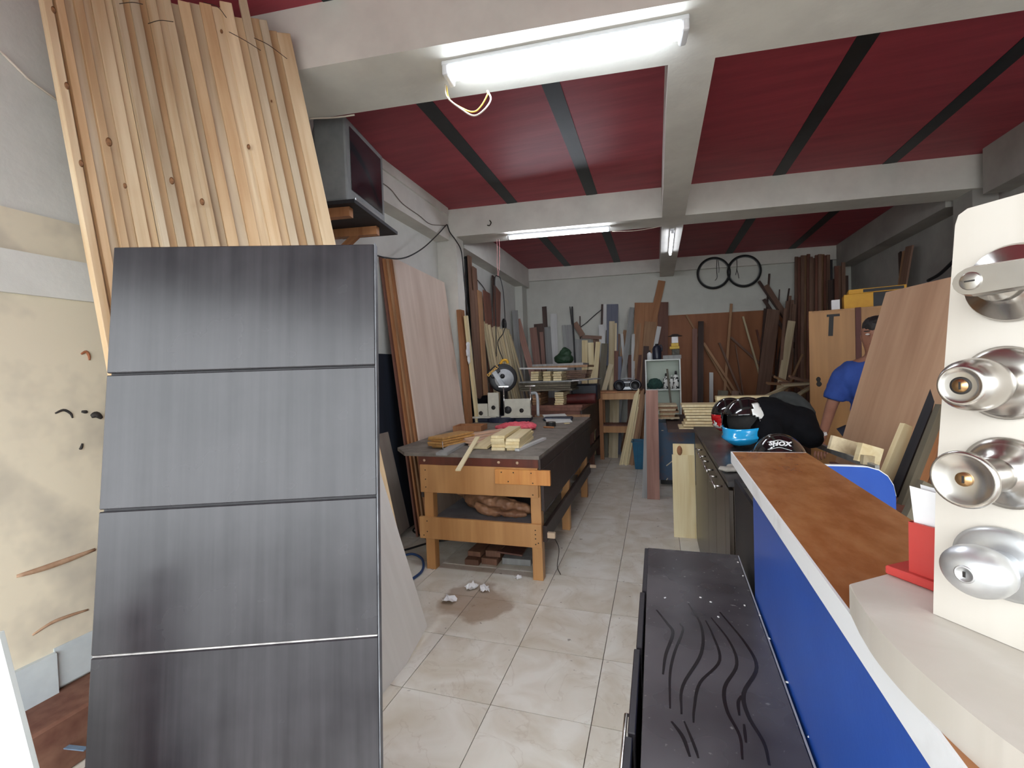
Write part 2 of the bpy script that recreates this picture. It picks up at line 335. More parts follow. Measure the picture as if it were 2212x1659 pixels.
# back hardboard on the far wall
hb0, hb1 = onpl(1432, 684, FAR0-NW*.01, NW), onpl(1712, 668, FAR0-NW*.01, NW)
hbm = (hb0+hb1)/2
struct(board('trim_17', W['mdf'], Vector((hbm.x, hbm.y, 0.01)), Vector((hbm.x, hbm.y, 2.41)), EW, (hb1-hb0).length, .016), 'large brown hardboard sheet fixed to the lower far wall', 'wall panel')

# ---------------------------------------------------------------- ceiling lamps
LENS = glow('lit_diffuser', (236, 246, 255), LAMP_NEAR); TUBE = glow('lit_tube', (240, 244, 255), LAMP_FAR)
HOUS = paint('white_lamp_housing', (222, 224, 228), None, rough=.4)
def lamp_dir(A, B): return frame((0, 0, 1), (B-A))
A, B = Vector((-1.02, 2.24, 3.1)), Vector((.18, 2.345, 3.1)); Lm = (B-A).length
t = thing('ceiling_lamp', 'large lit fluorescent lamp with white diffuser under the near beam', 'lamp', (A+B)/2, math.atan2(B.y-A.y, B.x-A.x))
box('housing', HOUS, (0, 0, -.012), (Lm, .12, .024), None, t, .004)
bm = bmesh.new(); n = 10; prof = [(-.055+.11*k/n, -.024-.042*math.sin(PI*k/n)**.6) for k in range(n+1)]
vs = [[bm.verts.new((x, y, z)) for y, z in prof] for x in (-Lm/2+.035, Lm/2-.035)]
for k in range(n): bm.faces.new((vs[0][k], vs[0][k+1], vs[1][k+1], vs[1][k]))
bm.faces.new(vs[0]); bm.faces.new(vs[1][::-1]); fin('diffuser', bm, LENS, t, smooth=True)
for s in (-1, 1): box('end_cap', HOUS, (s*(Lm/2-.018), 0, -.043), (.036, .118, .055), None, t, .01, 2)
CABW = paint('white_cable', (222, 210, 196), None, rough=.5); CABY = paint('yellow_cable', (214, 178, 70), None, rough=.5); CABK = paint('black_cable', (24, 24, 26), None, rough=.5)
def cab(pts, y): return spline([ony(u, v, y) for u, v in pts], 5)
loc = ony(965, 180, 2.3)
t = thing('lamp_cable', 'loose loop of white and yellow wire hanging from the near lamp', 'cable', loc)
tube('white_wire', CABW, [p-loc for p in cab([(962, 183), (966, 210), (1000, 238), (1024, 250), (1045, 238), (1060, 215), (1053, 196)], 2.3)], .0045, t, 6)
tube('yellow_wire', CABY, [p-loc for p in cab([(964, 186), (972, 216), (1005, 237), (1025, 241), (1040, 228), (1053, 204), (1052, 196)], 2.31)], .004, t, 6)
TUBE3 = glow('lit_small_tube', (240, 244, 255), 9.0)
def batten(A, B, label, TUBE=TUBE):
    Lm = (B-A).length; t = thing('tube_lamp', label, 'lamp', (A+B)/2, math.atan2(B.y-A.y, B.x-A.x))
    box('housing', HOUS, (0, 0, -.011), (Lm, .05, .022), None, t, .003)
    bm = bmesh.new(); bm_tube(bm, [(-Lm/2+.02, 0, -.042), (Lm/2-.02, 0, -.042)], .015, 10); fin('tube', bm, TUBE, t, smooth=True)
    for s in (-1, 1): box('socket', HOUS, (s*(Lm/2-.012), 0, -.036), (.02, .034, .04), None, t, .003)
batten(Vector((-1.62, 5.14, 3.1)), Vector((-.456, 5.30, 3.1)), 'lit bare fluorescent tube under the middle cross beam')
batten(Vector((.22, 5.70, 3.1)), Vector((.225, 6.82, 3.1)), 'short lit tube lamp under the lengthwise beam at the back', TUBE3)
tag(tube('thin_wire', CABW, spline([ony(1322, 500, 5.5), ony(1375, 498, 5.55), ony(1440, 487, 5.6)], 5), .003, None, 5), 'thin white wire strung between the two back lamps', 'wire')
tag(tube('beam_wire', CABW, spline([(-2.0, 2.36, 3.095), (-1.9, 2.385, 3.09), (-1.8, 2.40, 3.085), (-1.72, 2.425, 3.094)], 5), .005, None, 5), 'white wire stuck under the near beam above the television', 'wire')
# ================================================================ foreground
ORD = ['first', 'second', 'third', 'fourth', 'fifth', 'sixth', 'seventh', 'eighth', 'ninth', 'tenth', 'eleventh', 'twelfth', 'thirteenth', 'fourteenth', 'fifteenth',
       'sixteenth', 'seventeenth', 'eighteenth', 'nineteenth', 'twentieth', 'twenty-first', 'twenty-second', 'twenty-third', 'twenty-fourth', 'twenty-fifth', 'twenty-sixth', 'twenty-seventh', 'twenty-eighth', 'twenty-ninth', 'thirtieth']
_tex = {}
def clouds(s):
    if s not in _tex: _tex[s] = bpy.data.textures.new('cloud', 'CLOUDS'); _tex[s].noise_scale = s
    return _tex[s]
def blob(name, mat, parts, vox=.012, noise=.01, ns=.05, parent=None, loc=(0, 0, 0), smooth=True):
    """one continuous lumpy surface from overlapping ellipsoids / limbs"""
    bm = bmesh.new()
    for p in parts:
        if p[0] == 'e':
            M4 = Matrix.Translation(Vector(p[1])) @ (p[3].to_matrix().to_4x4() if len(p) > 3 else Matrix.Identity(4)) @ Matrix.Diagonal((*p[2], 1))
            bmesh.ops.create_icosphere(bm, subdivisions=3, radius=1, matrix=M4)
        elif p[0] == 't': bm_tube(bm, p[1], p[2], 10)
        elif p[0] == 'b': bm_box(bm, p[1], p[2], p[3] if len(p) > 3 else None)
    o = fin(name, bm, mat, parent, loc)
    r = o.modifiers.new('r', 'REMESH'); r.mode = 'VOXEL'; r.voxel_size = vox; r.use_smooth_shade = smooth
    sm = o.modifiers.new('s', 'SMOOTH'); sm.factor = .5; sm.iterations = 4
    if noise:
        d = o.modifiers.new('d', 'DISPLACE'); d.texture = clouds(ns); d.strength = noise*2; d.mid_level = .5; d.texture_coords = 'LOCAL'
    return o
def slab(name, mat, B1, B2, T1, t, parent=None):
    """sheet with bottom edge B1-B2; T1 stands over B1"""
    B1, B2, T1 = Vector(B1), Vector(B2), Vector(T1); s = (B2-B1)/2
    return board(name, mat, B1+s, T1+s, B2-B1, (B2-B1).length, t, parent)

# ---- tall bundle of planks in the near left corner
edges = [470, 517, 548, 592, 655, 700, 762, 832, 884, 925, 975, 1022, 1070, 1122, 1172, 1215, 1262, 1322, 1382, 1442, 1500, 1562, 1612, 1655, 1705, 1745, 1792, 1862]
toppx = {20: 12, 21: 35, 22: 8, 23: 37, 24: 50, 25: 66, 26: 77}
NPL = len(edges)-1; EB = Vector((.57, .82, 0)); NB = Vector((.82, -.57, 0))
PLK = []
for k in range(NPL):
    uc = (edges[k]+edges[k+1])/2/2.592; tt = (uc-181)/537
    ut = uc-(78+15*tt)
    y2 = 1.2+.74*tt; y1 = y2+.02+.09*tt
    P2, P1 = ony(ut, 77, y2), ony(uc, 501, y1)
    dz = (P2-P1)/(P2.z-P1.z)
    zt = min(3.385, ony(ut, toppx[k], y2).z) if k in toppx else 3.16+.16*tt+random.uniform(-.03, .04)
    j = NB*(random.uniform(-.012, .012) - .022*(k % 2))
    # the spacing of the photo turned into the width of the plank seen end to end along the bundle
    ed = [ony(e/2.592, 501, 1.22+.83*(e/2.592-181)/537) for e in edges[k:k+2]]; w = (ed[1]-ed[0]).length; EB = (ed[1]-ed[0]).normalized(); NB = Vector((EB.y, -EB.x, 0))
    A_ = P1+dz*(0-P1.z)+j; B_ = P1+dz*(zt-P1.z)+j
    o = board('plank', W[('pine', 'pine2', 'pine', 'pine3', 'pine', 'pine2', 'pine3')[(k*5) % 7]], A_, B_, EB, w+.001, random.uniform(.03, .045), None, .002)
    PLK.append((o, uc, ut, B_-A_, NB.copy()))
    tag(o, '%s plank from the left in the tall bundle behind the black panel' % ORD[k], 'plank', 'tall pine planks behind the black panel')
KNOT = paint('wood_knot', (150, 106, 68), (112, 72, 42), rough=.6, scale=60)
for kx, ky, kr in ((300, 55, .011), (375, 480, .012), (455, 915, .012), (610, 795, .016), (962, 1012, .014), (1132, 1130, .014), (1240, 176, .009), (1392, 822, .011), (700, 1040, .010), (1520, 566, .006)):
    u_, v_ = kx/2.592, ky/2.592
    o, uc, ut, dl, nb = min(PLK, key=lambda q_: abs(q_[1]+(q_[2]-q_[1])*(501-v_)/424-u_))
    fr = -nb if nb.dot(o.location-CAM) > 0 else nb
    hit = onpl(u_, v_, o.location+fr*(o.dimensions.y/2+.0004), nb)
    kn = lathe('knot', KNOT, [(0, .0006), (kr*.35, .0006), (kr*.68, .0), (0, 0)], o, hit, frame(fr, Vector((0, 0, 1)).cross(fr)), 12, sy=1.7)
    kn.matrix_parent_inverse = o.matrix_basis.inverted()
WIRE = paint('dark_wire', (70, 62, 54), None, rough=.5, metal=.6)
def bw(pts, yy): return spline([ony(u, v, yy) for u, v in pts], 4)
tag(tube('tie_wire', WIRE, bw([(258, 8), (285, 5), (308, 9)], 1.33), .0016, None, 5), 'thin wire tie near the top left of the plank bundle', 'wire')
tag(tube('tie_wire', WIRE, bw([(320, 51), (345, 44), (374, 47)], 1.42), .0016, None, 5), 'thin wire tie around the middle of the plank bundle', 'wire')
tag(tube('tie_wire', WIRE, bw([(440, 5), (470, 15), (489, 38)], 1.60), .0016, None, 5), 'curved loose wire end at the top of the plank bundle', 'wire')
tag(tube('tie_wire', WIRE, bw([(495, 69), (530, 88), (563, 109)], 1.66), .0016, None, 5), 'slanting wire tie on the right half of the plank bundle', 'wire')
tag(tube('tie_wire', WIRE, bw([(549, 82), (580, 97), (620, 127)], 1.72), .0016, None, 5), 'wire tie at the right end of the plank bundle', 'wire')

# ---- black grooved panel leaning in front
def panel_mat():
    m, nt, bs, N, L = _new('black_grained_panel')
    tc = N('ShaderNodeTexCoord'); mp = N('ShaderNodeMapping'); mp.inputs['Scale'].default_value = (26, 26, 1.0); L(tc.outputs['Object'], mp.inputs[0])
    n1 = N('ShaderNodeTexNoise'); n1.inputs['Scale'].default_value = 1.5; n1.inputs['Detail'].default_value = 4; L(mp.outputs[0], n1.inputs[0])
    n2 = N('ShaderNodeTexNoise'); n2.inputs['Scale'].default_value = 3; n2.inputs['Detail'].default_value = 5; L(tc.outputs['Object'], n2.inputs[0])
    ad = N('ShaderNodeMath'); ad.operation = 'MULTIPLY_ADD'; L(n1.outputs[0], ad.inputs[0]); ad.inputs[1].default_value = .4; hf = N('ShaderNodeMath'); hf.operation = 'MULTIPLY'; hf.inputs[1].default_value = .8; L(n2.outputs[0], hf.inputs[0]); L(hf.outputs[0], ad.inputs[2])
    cr = N('ShaderNodeValToRGB'); e = cr.color_ramp.elements; cr.color_ramp.interpolation = 'EASE'; e[0].position = .30; e[0].color = lin((30, 28, 32)); e[1].position = .98; e[1].color = lin((66, 64, 67)); L(ad.outputs[0], cr.inputs[0])
    L(cr.outputs[0], bs.inputs['Base Color']); bs.inputs['Roughness'].default_value = .40; bs.inputs['Specular IOR Level'].default_value = .4
    mr = N('ShaderNodeMapRange'); L(n2.outputs[0], mr.inputs[0]); mr.inputs[3].default_value = .18; mr.inputs[4].default_value = .34; L(mr.outputs[0], bs.inputs['Roughness'])
    return m
PANELM = panel_mat()
a22 = math.radians(22); l8 = math.radians(8)
e1 = Vector((math.cos(a22), math.sin(a22), 0)); n1 = Vector((-math.sin(a22), math.cos(a22), 0)); up1 = n1*math.sin(l8)+Vector((0, 0, 1))*math.cos(l8)
Tr = CAM+ray(808, 525)*1.34; wP = .72; hS = .3646; LP = Tr.z/up1.z
base = Tr-up1*LP-e1*wP/2
Rp = Matrix((e1, up1.cross(e1), up1)).transposed()
t = thing('grooved_panel', 'tall black panel with three horizontal grooves leaning in front of the planks', 'panel', base)
yb = up1.cross(e1)      # points to the back
secs = [(0, hS), (hS, 2*hS), (2*hS, 3*hS), (3*hS, LP)]
for a, b in secs:
    zc = LP-(a+b)/2
    box('panel_board', PANELM, up1*zc+yb*.014, (wP, .028, b-a-.006), Rp, t, .0025)
box('backing', paint('groove_core', (58, 56, 58), (40, 38, 42), rough=.6, scale=8), up1*(LP/2)+yb*.021, (wP-.004, .012, LP-.004), Rp, t)
box('edge_band', paint('pale_panel_edge', (120, 122, 126), (70, 70, 74), rough=.5, scale=9), up1*(LP/2)+yb*.014+e1*(wP/2+.0015), (.003, .030, LP), Rp, t)
box('groove_strip', paint('worn_groove_strip', (190, 186, 182), (130, 126, 124), rough=.5, scale=14), up1*(LP-3*hS)+yb*.010, (wP-.006, .014, .004), Rp, t)

# ---- white board edge in the bottom left corner
q1, q2 = CAM+ray(4, 1372)*.92, CAM+ray(78, 1659)*.92
t = thing('white_offcut_board', 'white board with reddish edge in the near bottom left corner', 'board', (q2.x-.1, q2.y-.03, 0))
WB = paint('white_laminate', (232, 236, 230), (220, 224, 216), rough=.45, scale=4)
dz = (q1-q2); foot = q2-dz*(q2.z/dz.z)
lw = Vector((-.95, -.31, 0))
board('face', WB, foot+lw*.035-Vector(t.location), q1+lw*.035-Vector(t.location), lw, .07, .012, t, .001)
board('red_edge', paint('red_printed_face', (196, 70, 48), (214, 110, 84), rough=.5, scale=8), foot+lw*.12-Vector(t.location), q1+dz.normalized()*-.10+lw*.12-Vector(t.location), lw, .10, .011, t)

# ---- things on the floor at the left
tag(board('floor_plank', W['red'], (-2.05, .55, .06), (-1.95, 1.9, .06), (1, .05, .35), .22, .03), 'dark red-brown plank lying at the foot of the left wall', 'plank')
tag(board('floor_plank', W['tan'], (-1.80, .45, .025), (-1.66, 1.75, .025), (1, -.1, 0), .16, .03), 'light brown plank lying on the floor left of the black panel', 'plank')
STRAP = paint('blue_strap', (92, 116, 140), (120, 138, 156), rough=.6, scale=12)
tag(board('blue_strap', STRAP, onz(62, 1605, .10), onz(186, 1618, .10), (0, 1, 0), .018, .004), 'flat blue strap lying across the planks beside the wall', 'strap')
# ---- sheets leaning along the left wall
LAM = wood('pale_laminate', (236, 232, 226), (222, 217, 210), grain=.5, rnd=.05)
o = slab('laminate_sheet', LAM, (-1.27, 1.76, 0), (-1.28, 2.29, 0), Vector((-1.42, 1.50, 1.13)), .016); tag(o, 'pale whitish wood-grain sheet leaning right behind the black panel', 'sheet')
o = slab('grey_sheet', wood('grey_brown_sheet', (168, 156, 146), (138, 126, 118), grain=.4, rnd=.02), (-2.27, 2.88, 0), (-2.27, 3.79, 0), (-2.425, 2.73, 1.2), .018); tag(o, 'grey-brown sheet leaning low on the left wall behind the pale sheet', 'sheet')
o = slab('dark_sheet', wood('blue_black_sheet', (44, 50, 62), (28, 32, 42), grain=.4, rnd=.02), (-2.35, 3.2, 0), (-2.35, 4.3, 0), (-2.43, 3.2, 1.7), .018); tag(o, 'blue-black sheet leaning between the grey sheet and the plywood stack', 'sheet')
plyc = [W['red'], W['orange'], W['tan'], W['orange'], W['ply']]
plyn = ['innermost dark red sheet of the leaning plywood stack on the left wall', 'orange-brown second sheet from the wall in the leaning plywood stack', 'tan middle sheet of the leaning plywood stack on the left wall',
        'orange sheet just behind the front one in the leaning plywood stack', 'big pale front sheet of the plywood stack leaning on the left wall']
for k in range(5):
    i = k-4; b1 = Vector((-2.0+i*.027, 3.73+i*.022, 0)); b2 = Vector((-2.0+i*.027, 4.80, 0)); t1 = Vector((-2.36+i*.0195, 3.84+i*.028, 2.59-.015*(k % 2)))
    tag(slab('plywood_sheet', plyc[k], b1, b2, t1, .018), plyn[k], 'sheet', 'plywood stack on the left wall')

# ---- television on its shelf
NEAR = Vector((-1.845, 2.52, 0)); dS = Vector((-.16, .985, 0)).normalized(); L_ = .58
rz = math.atan2(dS.y, dS.x)           # local x along the screen, local y to the wall
t = thing('television', 'grey tube television high on the left wall behind the near beam', 'television', NEAR+dS*L_/2+Vector((-.02, 0, 2.635)), rz)
TVG = paint('grey_tv_plastic', (136, 138, 138), (118, 120, 122), rough=.5, scale=6); TVD = paint('dark_tv_screen', (22, 20, 28), None, rough=.15, coat=.4); TVS = paint('silver_tv_trim', (150, 150, 150), None, rough=.35, metal=.5)
box('front_bezel', TVG, (0, .11, .27), (L_, .22, .54), None, t, .012, 2)
bm = bmesh.new(); pr = [(-.27, .22, .02), (.27, .22, .02), (.27, .22, .52), (-.27, .22, .52), (-.17, .36, .06), (.17, .36, .06), (.17, .36, .34), (-.17, .36, .34)]
v = [bm.verts.new(p) for p in pr]
for f in ((0, 1, 5, 4), (1, 2, 6, 5), (2, 3, 7, 6), (3, 0, 4, 7), (4, 5, 6, 7), (0, 3, 2, 1)): bm.faces.new([v[i] for i in f])
fin('rear_housing', bm, TVG, t)
bm = bmesh.new(); n = 8
g = [[bm.verts.new((-.235+.47*i/n, -.004-.014*math.sin(PI*i/n)*math.sin(PI*j/n), .085+.41*j/n)) for j in range(n+1)] for i in range(n+1)]
for i in range(n):
    for j in range(n): bm.faces.new((g[i][j], g[i+1][j], g[i+1][j+1], g[i][j+1]))
fin('screen', bm, TVD, t, smooth=True)
box('control_strip', TVS, (.0, -.004, .035), (.40, .012, .03), None, t, .004)
box('trim_line', TVS, (.243, -.002, .29), (.006, .008, .42), None, t)
t2 = thing('wall_shelf', 'black board shelf on wooden brackets carrying the television', 'shelf', NEAR+dS*L_/2+Vector((-.17, 0, 2.60)), rz)
box('shelf_board', W['black'], (.0, .02, .010), (.70, .46, .024), None, t2)
for s in (-.28, .12):
    box('bracket_arm', W['orange'], (s, .06, -.035), (.05, .42, .06), None, t2)
    board('bracket_brace', W['orange'], (s, .30, -.28), (s, .0, -.04), (1, 0, 0), .045, .04, t2)
    box('bracket_post', W['orange'], (s, .31, -.17), (.05, .05, .30), None, t2)

# ---- counter
BLUE = paint('blue_laminate', (40, 84, 172), (30, 70, 156), rough=.35, scale=3, lo=.3, hi=.8, bump=.05, bscale=90)
CTOP = paint('brown_marbled_top', (146, 88, 46), (176, 124, 78), rough=.24, scale=9, lo=.38, hi=.75, detail=7, stretch=(1.6, .7, 1), spec=.55)
CEDGE = paint('white_edge_band', (226, 228, 230), (196, 194, 190), rough=.45, scale=6, lo=.55, hi=.8)
ct = thing('reception_counter', 'narrow counter with brown marbled top, white edge and blue front', 'counter', (.4, 1.0, 0))
ol = Vector((.4, 1.0, 0))
def cp(pts): return [(p[0]-.4, p[1]-1.0) for p in pts]
prism('countertop', CTOP, cp([(.2275, .05), (.47, .05), (.53, 1.955), (.2735, 1.943)]), 1.112, 1.150, ct)
prism('edge_band', CEDGE, cp([(.2235, .05), (.2275, .05), (.2735, 1.943), (.53, 1.955), (.53, 1.959), (.2695, 1.947)]), 1.108, 1.1503, ct)
prism('front_panel', BLUE, cp([(.242, .05), (.258, .05), (.301, 1.61), (.285, 1.61)]), .0, 1.11, ct)
prism('back_panel', BLUE, cp([(.44, .05), (.456, .05), (.50, 1.61), (.484, 1.61)]), .0, 1.11, ct)
prism('shade_filler', paint('black_end_and_shade', (26, 24, 28), None, rough=.5), cp([(.303, 1.612), (.315, 1.612), (.318, 2.13), (.306, 2.13)]), .0, 1.0, ct)  # black strip painting the shade on the cabinet's near end
prism('end_panel', paint('black_end_and_shade', (26, 24, 28), None, rough=.5), cp([(.302, 1.59), (.484, 1.59), (.484, 1.61), (.302, 1.61)]), .0, 1.108, ct)

# ---- dark low cabinet against the counter
def dusty():
    m, nt, bs, N, L = _new('dusty_black_laminate')
    tc = N('ShaderNodeTexCoord'); n1 = N('ShaderNodeTexNoise'); n1.inputs['Scale'].default_value = 3.0; n1.inputs['Detail'].default_value = 3; L(tc.outputs['Object'], n1.inputs[0])
    n2 = N('ShaderNodeTexNoise'); n2.inputs['Scale'].default_value = 70; n2.inputs['Detail'].default_value = 2; L(tc.outputs['Object'], n2.inputs[0])
    mp = N('ShaderNodeMapping'); mp.inputs['Scale'].default_value = (120, 3, 1); L(tc.outputs['Object'], mp.inputs[0]); n3 = N('ShaderNodeTexNoise'); n3.inputs['Scale'].default_value = 1; L(mp.outputs[0], n3.inputs[0])
    cr = N('ShaderNodeValToRGB'); e = cr.color_ramp.elements; cr.color_ramp.interpolation = 'EASE'; e[0].position = .15; e[0].color = lin((30, 26, 31)); e[1].position = .85; e[1].color = lin((96, 92, 94)); L(n1.outputs[0], cr.inputs[0])
    mr = N('ShaderNodeMapRange'); L(n2.outputs[0], mr.inputs[0]); mr.inputs[1].default_value = .70; mr.inputs[2].default_value = .76; mr.inputs[4].default_value = .5
    mx = N('ShaderNodeMix'); mx.data_type = 'RGBA'; L(mr.outputs[0], mx.inputs[0]); L(cr.outputs[0], mx.inputs[6]); mx.inputs[7].default_value = lin((150, 146, 142)); L(mx.outputs[2], bs.inputs['Base Color'])
    r2 = N('ShaderNodeMapRange'); L(n1.outputs[0], r2.inputs[0]); r2.inputs[3].default_value = .16; r2.inputs[4].default_value = .38; L(r2.outputs[0], bs.inputs['Roughness'])
    bp = N('ShaderNodeBump'); bp.inputs['Strength'].default_value = .03; bp.inputs['Distance'].default_value = .001; L(n3.outputs[0], bp.inputs['Height']); L(bp.outputs[0], bs.inputs['Normal'])
    return m
DUST = dusty(); DKF = wood('black_drawer_front', (40, 36, 42), (26, 24, 28), rough=.4, grain=.5, rnd=.05); WIPE = paint('wiped_streak', (24, 21, 26), None, rough=.22)
lc = thing('low_drawer_cabinet', 'black low drawer cabinet with dusty glossy top beside the blue counter', 'cabinet', (.11, 1.25, 0))
prism('top', DUST, [(-.155, -.70), (.135, -.70), (.172, .68), (-.16, .68)], .728, .75, lc, bev=.0015)
prism('body', DKF, [(-.147, -.69), (.133, -.69), (.168, .67), (-.152, .67)], .04, .727, lc)
prism('plinth', BLACKP, [(-.12, -.66), (.12, -.66), (.14, .64), (-.12, .64)], 0, .04, lc)
for k, (ya, yb_, xo) in enumerate(((.30, .675, 0), (-.02, .29, -.006), (-.32, -.03, -.011), (-.69, -.33, -.016))):
    d = box('drawer_front', DKF, (-.165+xo, (ya+yb_)/2, .40), (.016, yb_-ya, .70), None, lc, .002)
    if k == 2: tube('handle', STEEL, [(-.008, -.10, .20), (-.030, -.10, .20), (-.030, .10, .20), (-.008, .10, .20)], .005, d, 8)
box('edge_strip', paint('grey_edge_strip', (150, 150, 156), None, rough=.4), (.156, -.01, .7512), (.004, 1.36, .0012), Matrix.Rotation(-.0268, 3, 'Z'), lc)
# finger-wiped wavy streaks in the dust
ZT = .7506
def streak(px, r):
    q = spline([onz(u, v, ZT)-Vector(lc.location) for u, v in px], 6); bm = bmesh.new(); vs = []
    for i, p in enumerate(q):
        d = (q[min(i+1, len(q)-1)]-q[max(i-1, 0)]); nrm = Vector((-d.y, d.x, 0)).normalized(); rr = r*(.45+.55*math.sin(PI*(i+.7)/(len(q)+.4)))
        vs.append((bm.verts.new(p+nrm*rr), bm.verts.new(p-nrm*rr)))
    for a, b in zip(vs, vs[1:]): bm.faces.new((a[0], b[0], b[1], a[1]))
    fin('wiped_streak', bm, WIPE, lc)
C5 = lambda x, y: (1340+x/3.26, 1150+y/3.26)
for pts, r in (([(255, 545), (330, 640), (370, 710), (320, 860), (300, 1000)], .0045), ([(420, 640), (440, 690), (380, 850), (350, 1000), (350, 1240)], .0035), ([(480, 500), (570, 660), (570, 850), (440, 1080), (430, 1280)], .004),
               ([(600, 620), (650, 720), (700, 900), (560, 1060), (520, 1240), (515, 1340)], .0035), ([(640, 600), (770, 770), (820, 930), (735, 1090), (750, 1250), (840, 1430), (860, 1600)], .004),
               ([(700, 560), (880, 780), (960, 950), (870, 1130), (900, 1290), (1010, 1480), (1050, 1640)], .0045), ([(850, 1150), (830, 1200), (838, 1290)], .0035), ([(870, 1350), (885, 1480)], .003), ([(360, 1330), (440, 1440), (490, 1580)], .004), ([(450, 1330), (520, 1500), (550, 1590)], .003)):
    streak([C5(*p) for p in pts], r)
CHIP = paint('white_chip', (220, 218, 214), None, rough=.8)
for p in ((315, 460), (565, 458), (637, 490), (690, 595), (828, 210), (865, 305), (875, 514), (982, 586), (1048, 747), (1175, 1055), (1330, 1437)):
    P_ = onz(*C5(*p), ZT+.001)-Vector(lc.location); box('chip', CHIP, P_, (.006, .004, .002), Euler((0, 0, p[0])), lc)

# ---- lock display stand on the counter
ds = thing('lock_display_stand', 'cream display board with four steel door locks standing on the counter', 'display stand', (.33, .55, 1.15))
OD = Vector(ds.location); MAPLE = wood('maple_laminate', (196, 190, 181), (184, 177, 166), rough=.45, grain=.6, rnd=.02); MEDGE = wood('maple_edge', (214, 206, 180), (198, 184, 146), rough=.5, grain=1, rnd=.02)
prism('base', MAPLE, [(p[0]-OD.x, p[1]-OD.y) for p in [(.24, .712), (.31, .763), (.345, .785), (.66, .33), (.50, .16)] + [tuple(q_)[:2] for q_ in spline([(.33, .30, 0), (.285, .37, 0), (.252, .445, 0), (.234, .53, 0), (.229, .60, 0), (.233, .66, 0)], 5)]], .0, .040, ds, bev=.0015)
dB = Vector((.572, -.82, 0)); nB = Vector((-.82, -.572, 0)); P0 = Vector((.302, .648, 0))-Vector((OD.x, OD.y, 0))
bm = bmesh.new(); prof = [(0, .0405), (.004, .2), (.024, .484), (.027, .494), (.035, .4985), (.34, .4985), (.34, .0405)]
for s in (0, 1): pass
f = [bm.verts.new(P0+dB*x+Vector((0, 0, z))) for x, z in prof]; b = [bm.verts.new(P0+dB*x+Vector((0, 0, z))-nB*.014) for x, z in prof]
bm.faces.new(f); bm.faces.new(b[::-1])
for i in range(len(prof)): bm.faces.new((f[i], f[(i+1) % len(prof)], b[(i+1) % len(prof)], b[i]))
fin('back_board', bm, MAPLE, ds)
RB = frame(nB, dB)                        # local z away from the board
def at(s, z): return P0+dB*s+Vector((0, 0, z-1.15))+nB*.0
dark = paint('dark_keyway', (30, 26, 24), None, rough=.6)
# 1 lever
p = at(.072, 1.562)
r_ = lathe('rosette', STEEL, [(0, .0), (.038, .0), (.0385, .004), (.036, .009), (.022, .012), (.021, .018), (0, .018)], ds, p, RB, 40)
lathe('collar', STEEL, [(.0, .012), (.019, .012), (.018, .03), (.0135, .034), (.0125, .055), (0, .055)], r_, (0, 0, 0), None, 28)
bm = bmesh.new(); path = [(.0, .048), (-.012, .049), (-.03, .048), (-.05, .046), (-.062, .045)]; sec = []
nseg = 14
outl = [(.016, .0125)] + [(.016*math.cos(a_)*.0-.0, 0) for a_ in ()]
pts = []
for k in range(9): a_ = PI/2+PI*k/8; pts.append((.0145*math.cos(a_), .0145*math.sin(a_)))
for k in range(9): a_ = -PI/2+PI*k/8; pts.append((.115+.010*math.cos(a_), .010*math.sin(a_)))
lo_ = [bm.verts.new((x, z_, .052)) for x, z_ in pts]; hi_ = [bm.verts.new((x, z_*.88, .067)) for x, z_ in pts]; md_ = [bm.verts.new((x, z_, .063)) for x, z_ in pts]
for R1, R2 in ((lo_, md_), (md_, hi_)):
    for k in range(18): bm.faces.new((R1[k], R1[(k+1) % 18], R2[(k+1) % 18], R2[k]))
bm.faces.new(lo_[::-1]); bm.faces.new(hi_)
lv = fin('lever', bm, STEEL, ds, p, RB)
lathe('key_cylinder', STEEL, [(0, .0), (.0085, .0), (.0085, .0012), (.0078, .0016), (0, .0016)], lv, (0, 0, .067), None, 24)
box('keyway', dark, (0, 0, .0688), (.008, .0014, .001), None, lv)
# 2 pear shaped knob
p = at(.066, 1.462)
r_ = lathe('rosette', STEEL, [(0, 0), (.037, 0), (.0375, .004), (.032, .008), (.018, .012), (0, .012)], ds, p, RB, 40)
k_ = lathe('knob', STEEL, [(.0, .010), (.014, .010), (.0145, .022), (.021, .030), (.0255, .041), (.0265, .052), (.0245, .063), (.0200, .071), (.0175, .0735), (.0165, .0725), (.0125, .0715), (.0, .0715)], ds, p, RB, 40)
lathe('key_cylinder', BRASS, [(0, .0), (.0065, .0), (.0065, .0015), (0, .0015)], k_, (0, 0, .0712), None, 24); box('keyway', dark, (0, 0, .073), (.0015, .0075, .001), None, k_)
lathe('plug_ring', dark, [(.0066, .0), (.0085, .0), (.0085, .0010), (.0066, .0010)], k_, (0, 0, .0713), None, 24)
# 3 flared cylinder knob
p = at(.066, 1.370)
r_ = lathe('rosette', STEEL, [(0, 0), (.036, 0), (.0365, .004), (.030, .007), (.020, .012), (.017, .020), (0, .020)], ds, p, RB, 40)
k_ = lathe('knob', STEEL, [(.0, .014), (.0165, .014), (.0170, .026), (.0200, .045), (.0255, .062), (.0275, .066), (.0280, .069), (.0265, .0715), (.0240, .0712), (.0215, .0690), (.009, .0672), (0, .0672)], ds, p, RB, 40)
lathe('key_cylinder', BRASS, [(0, .0), (.0068, .0), (.0068, .0018), (0, .0018)], k_, (0, 0, .067), None, 24); box('keyway', dark, (0, 0, .0691), (.0018, .007, .001), None, k_)
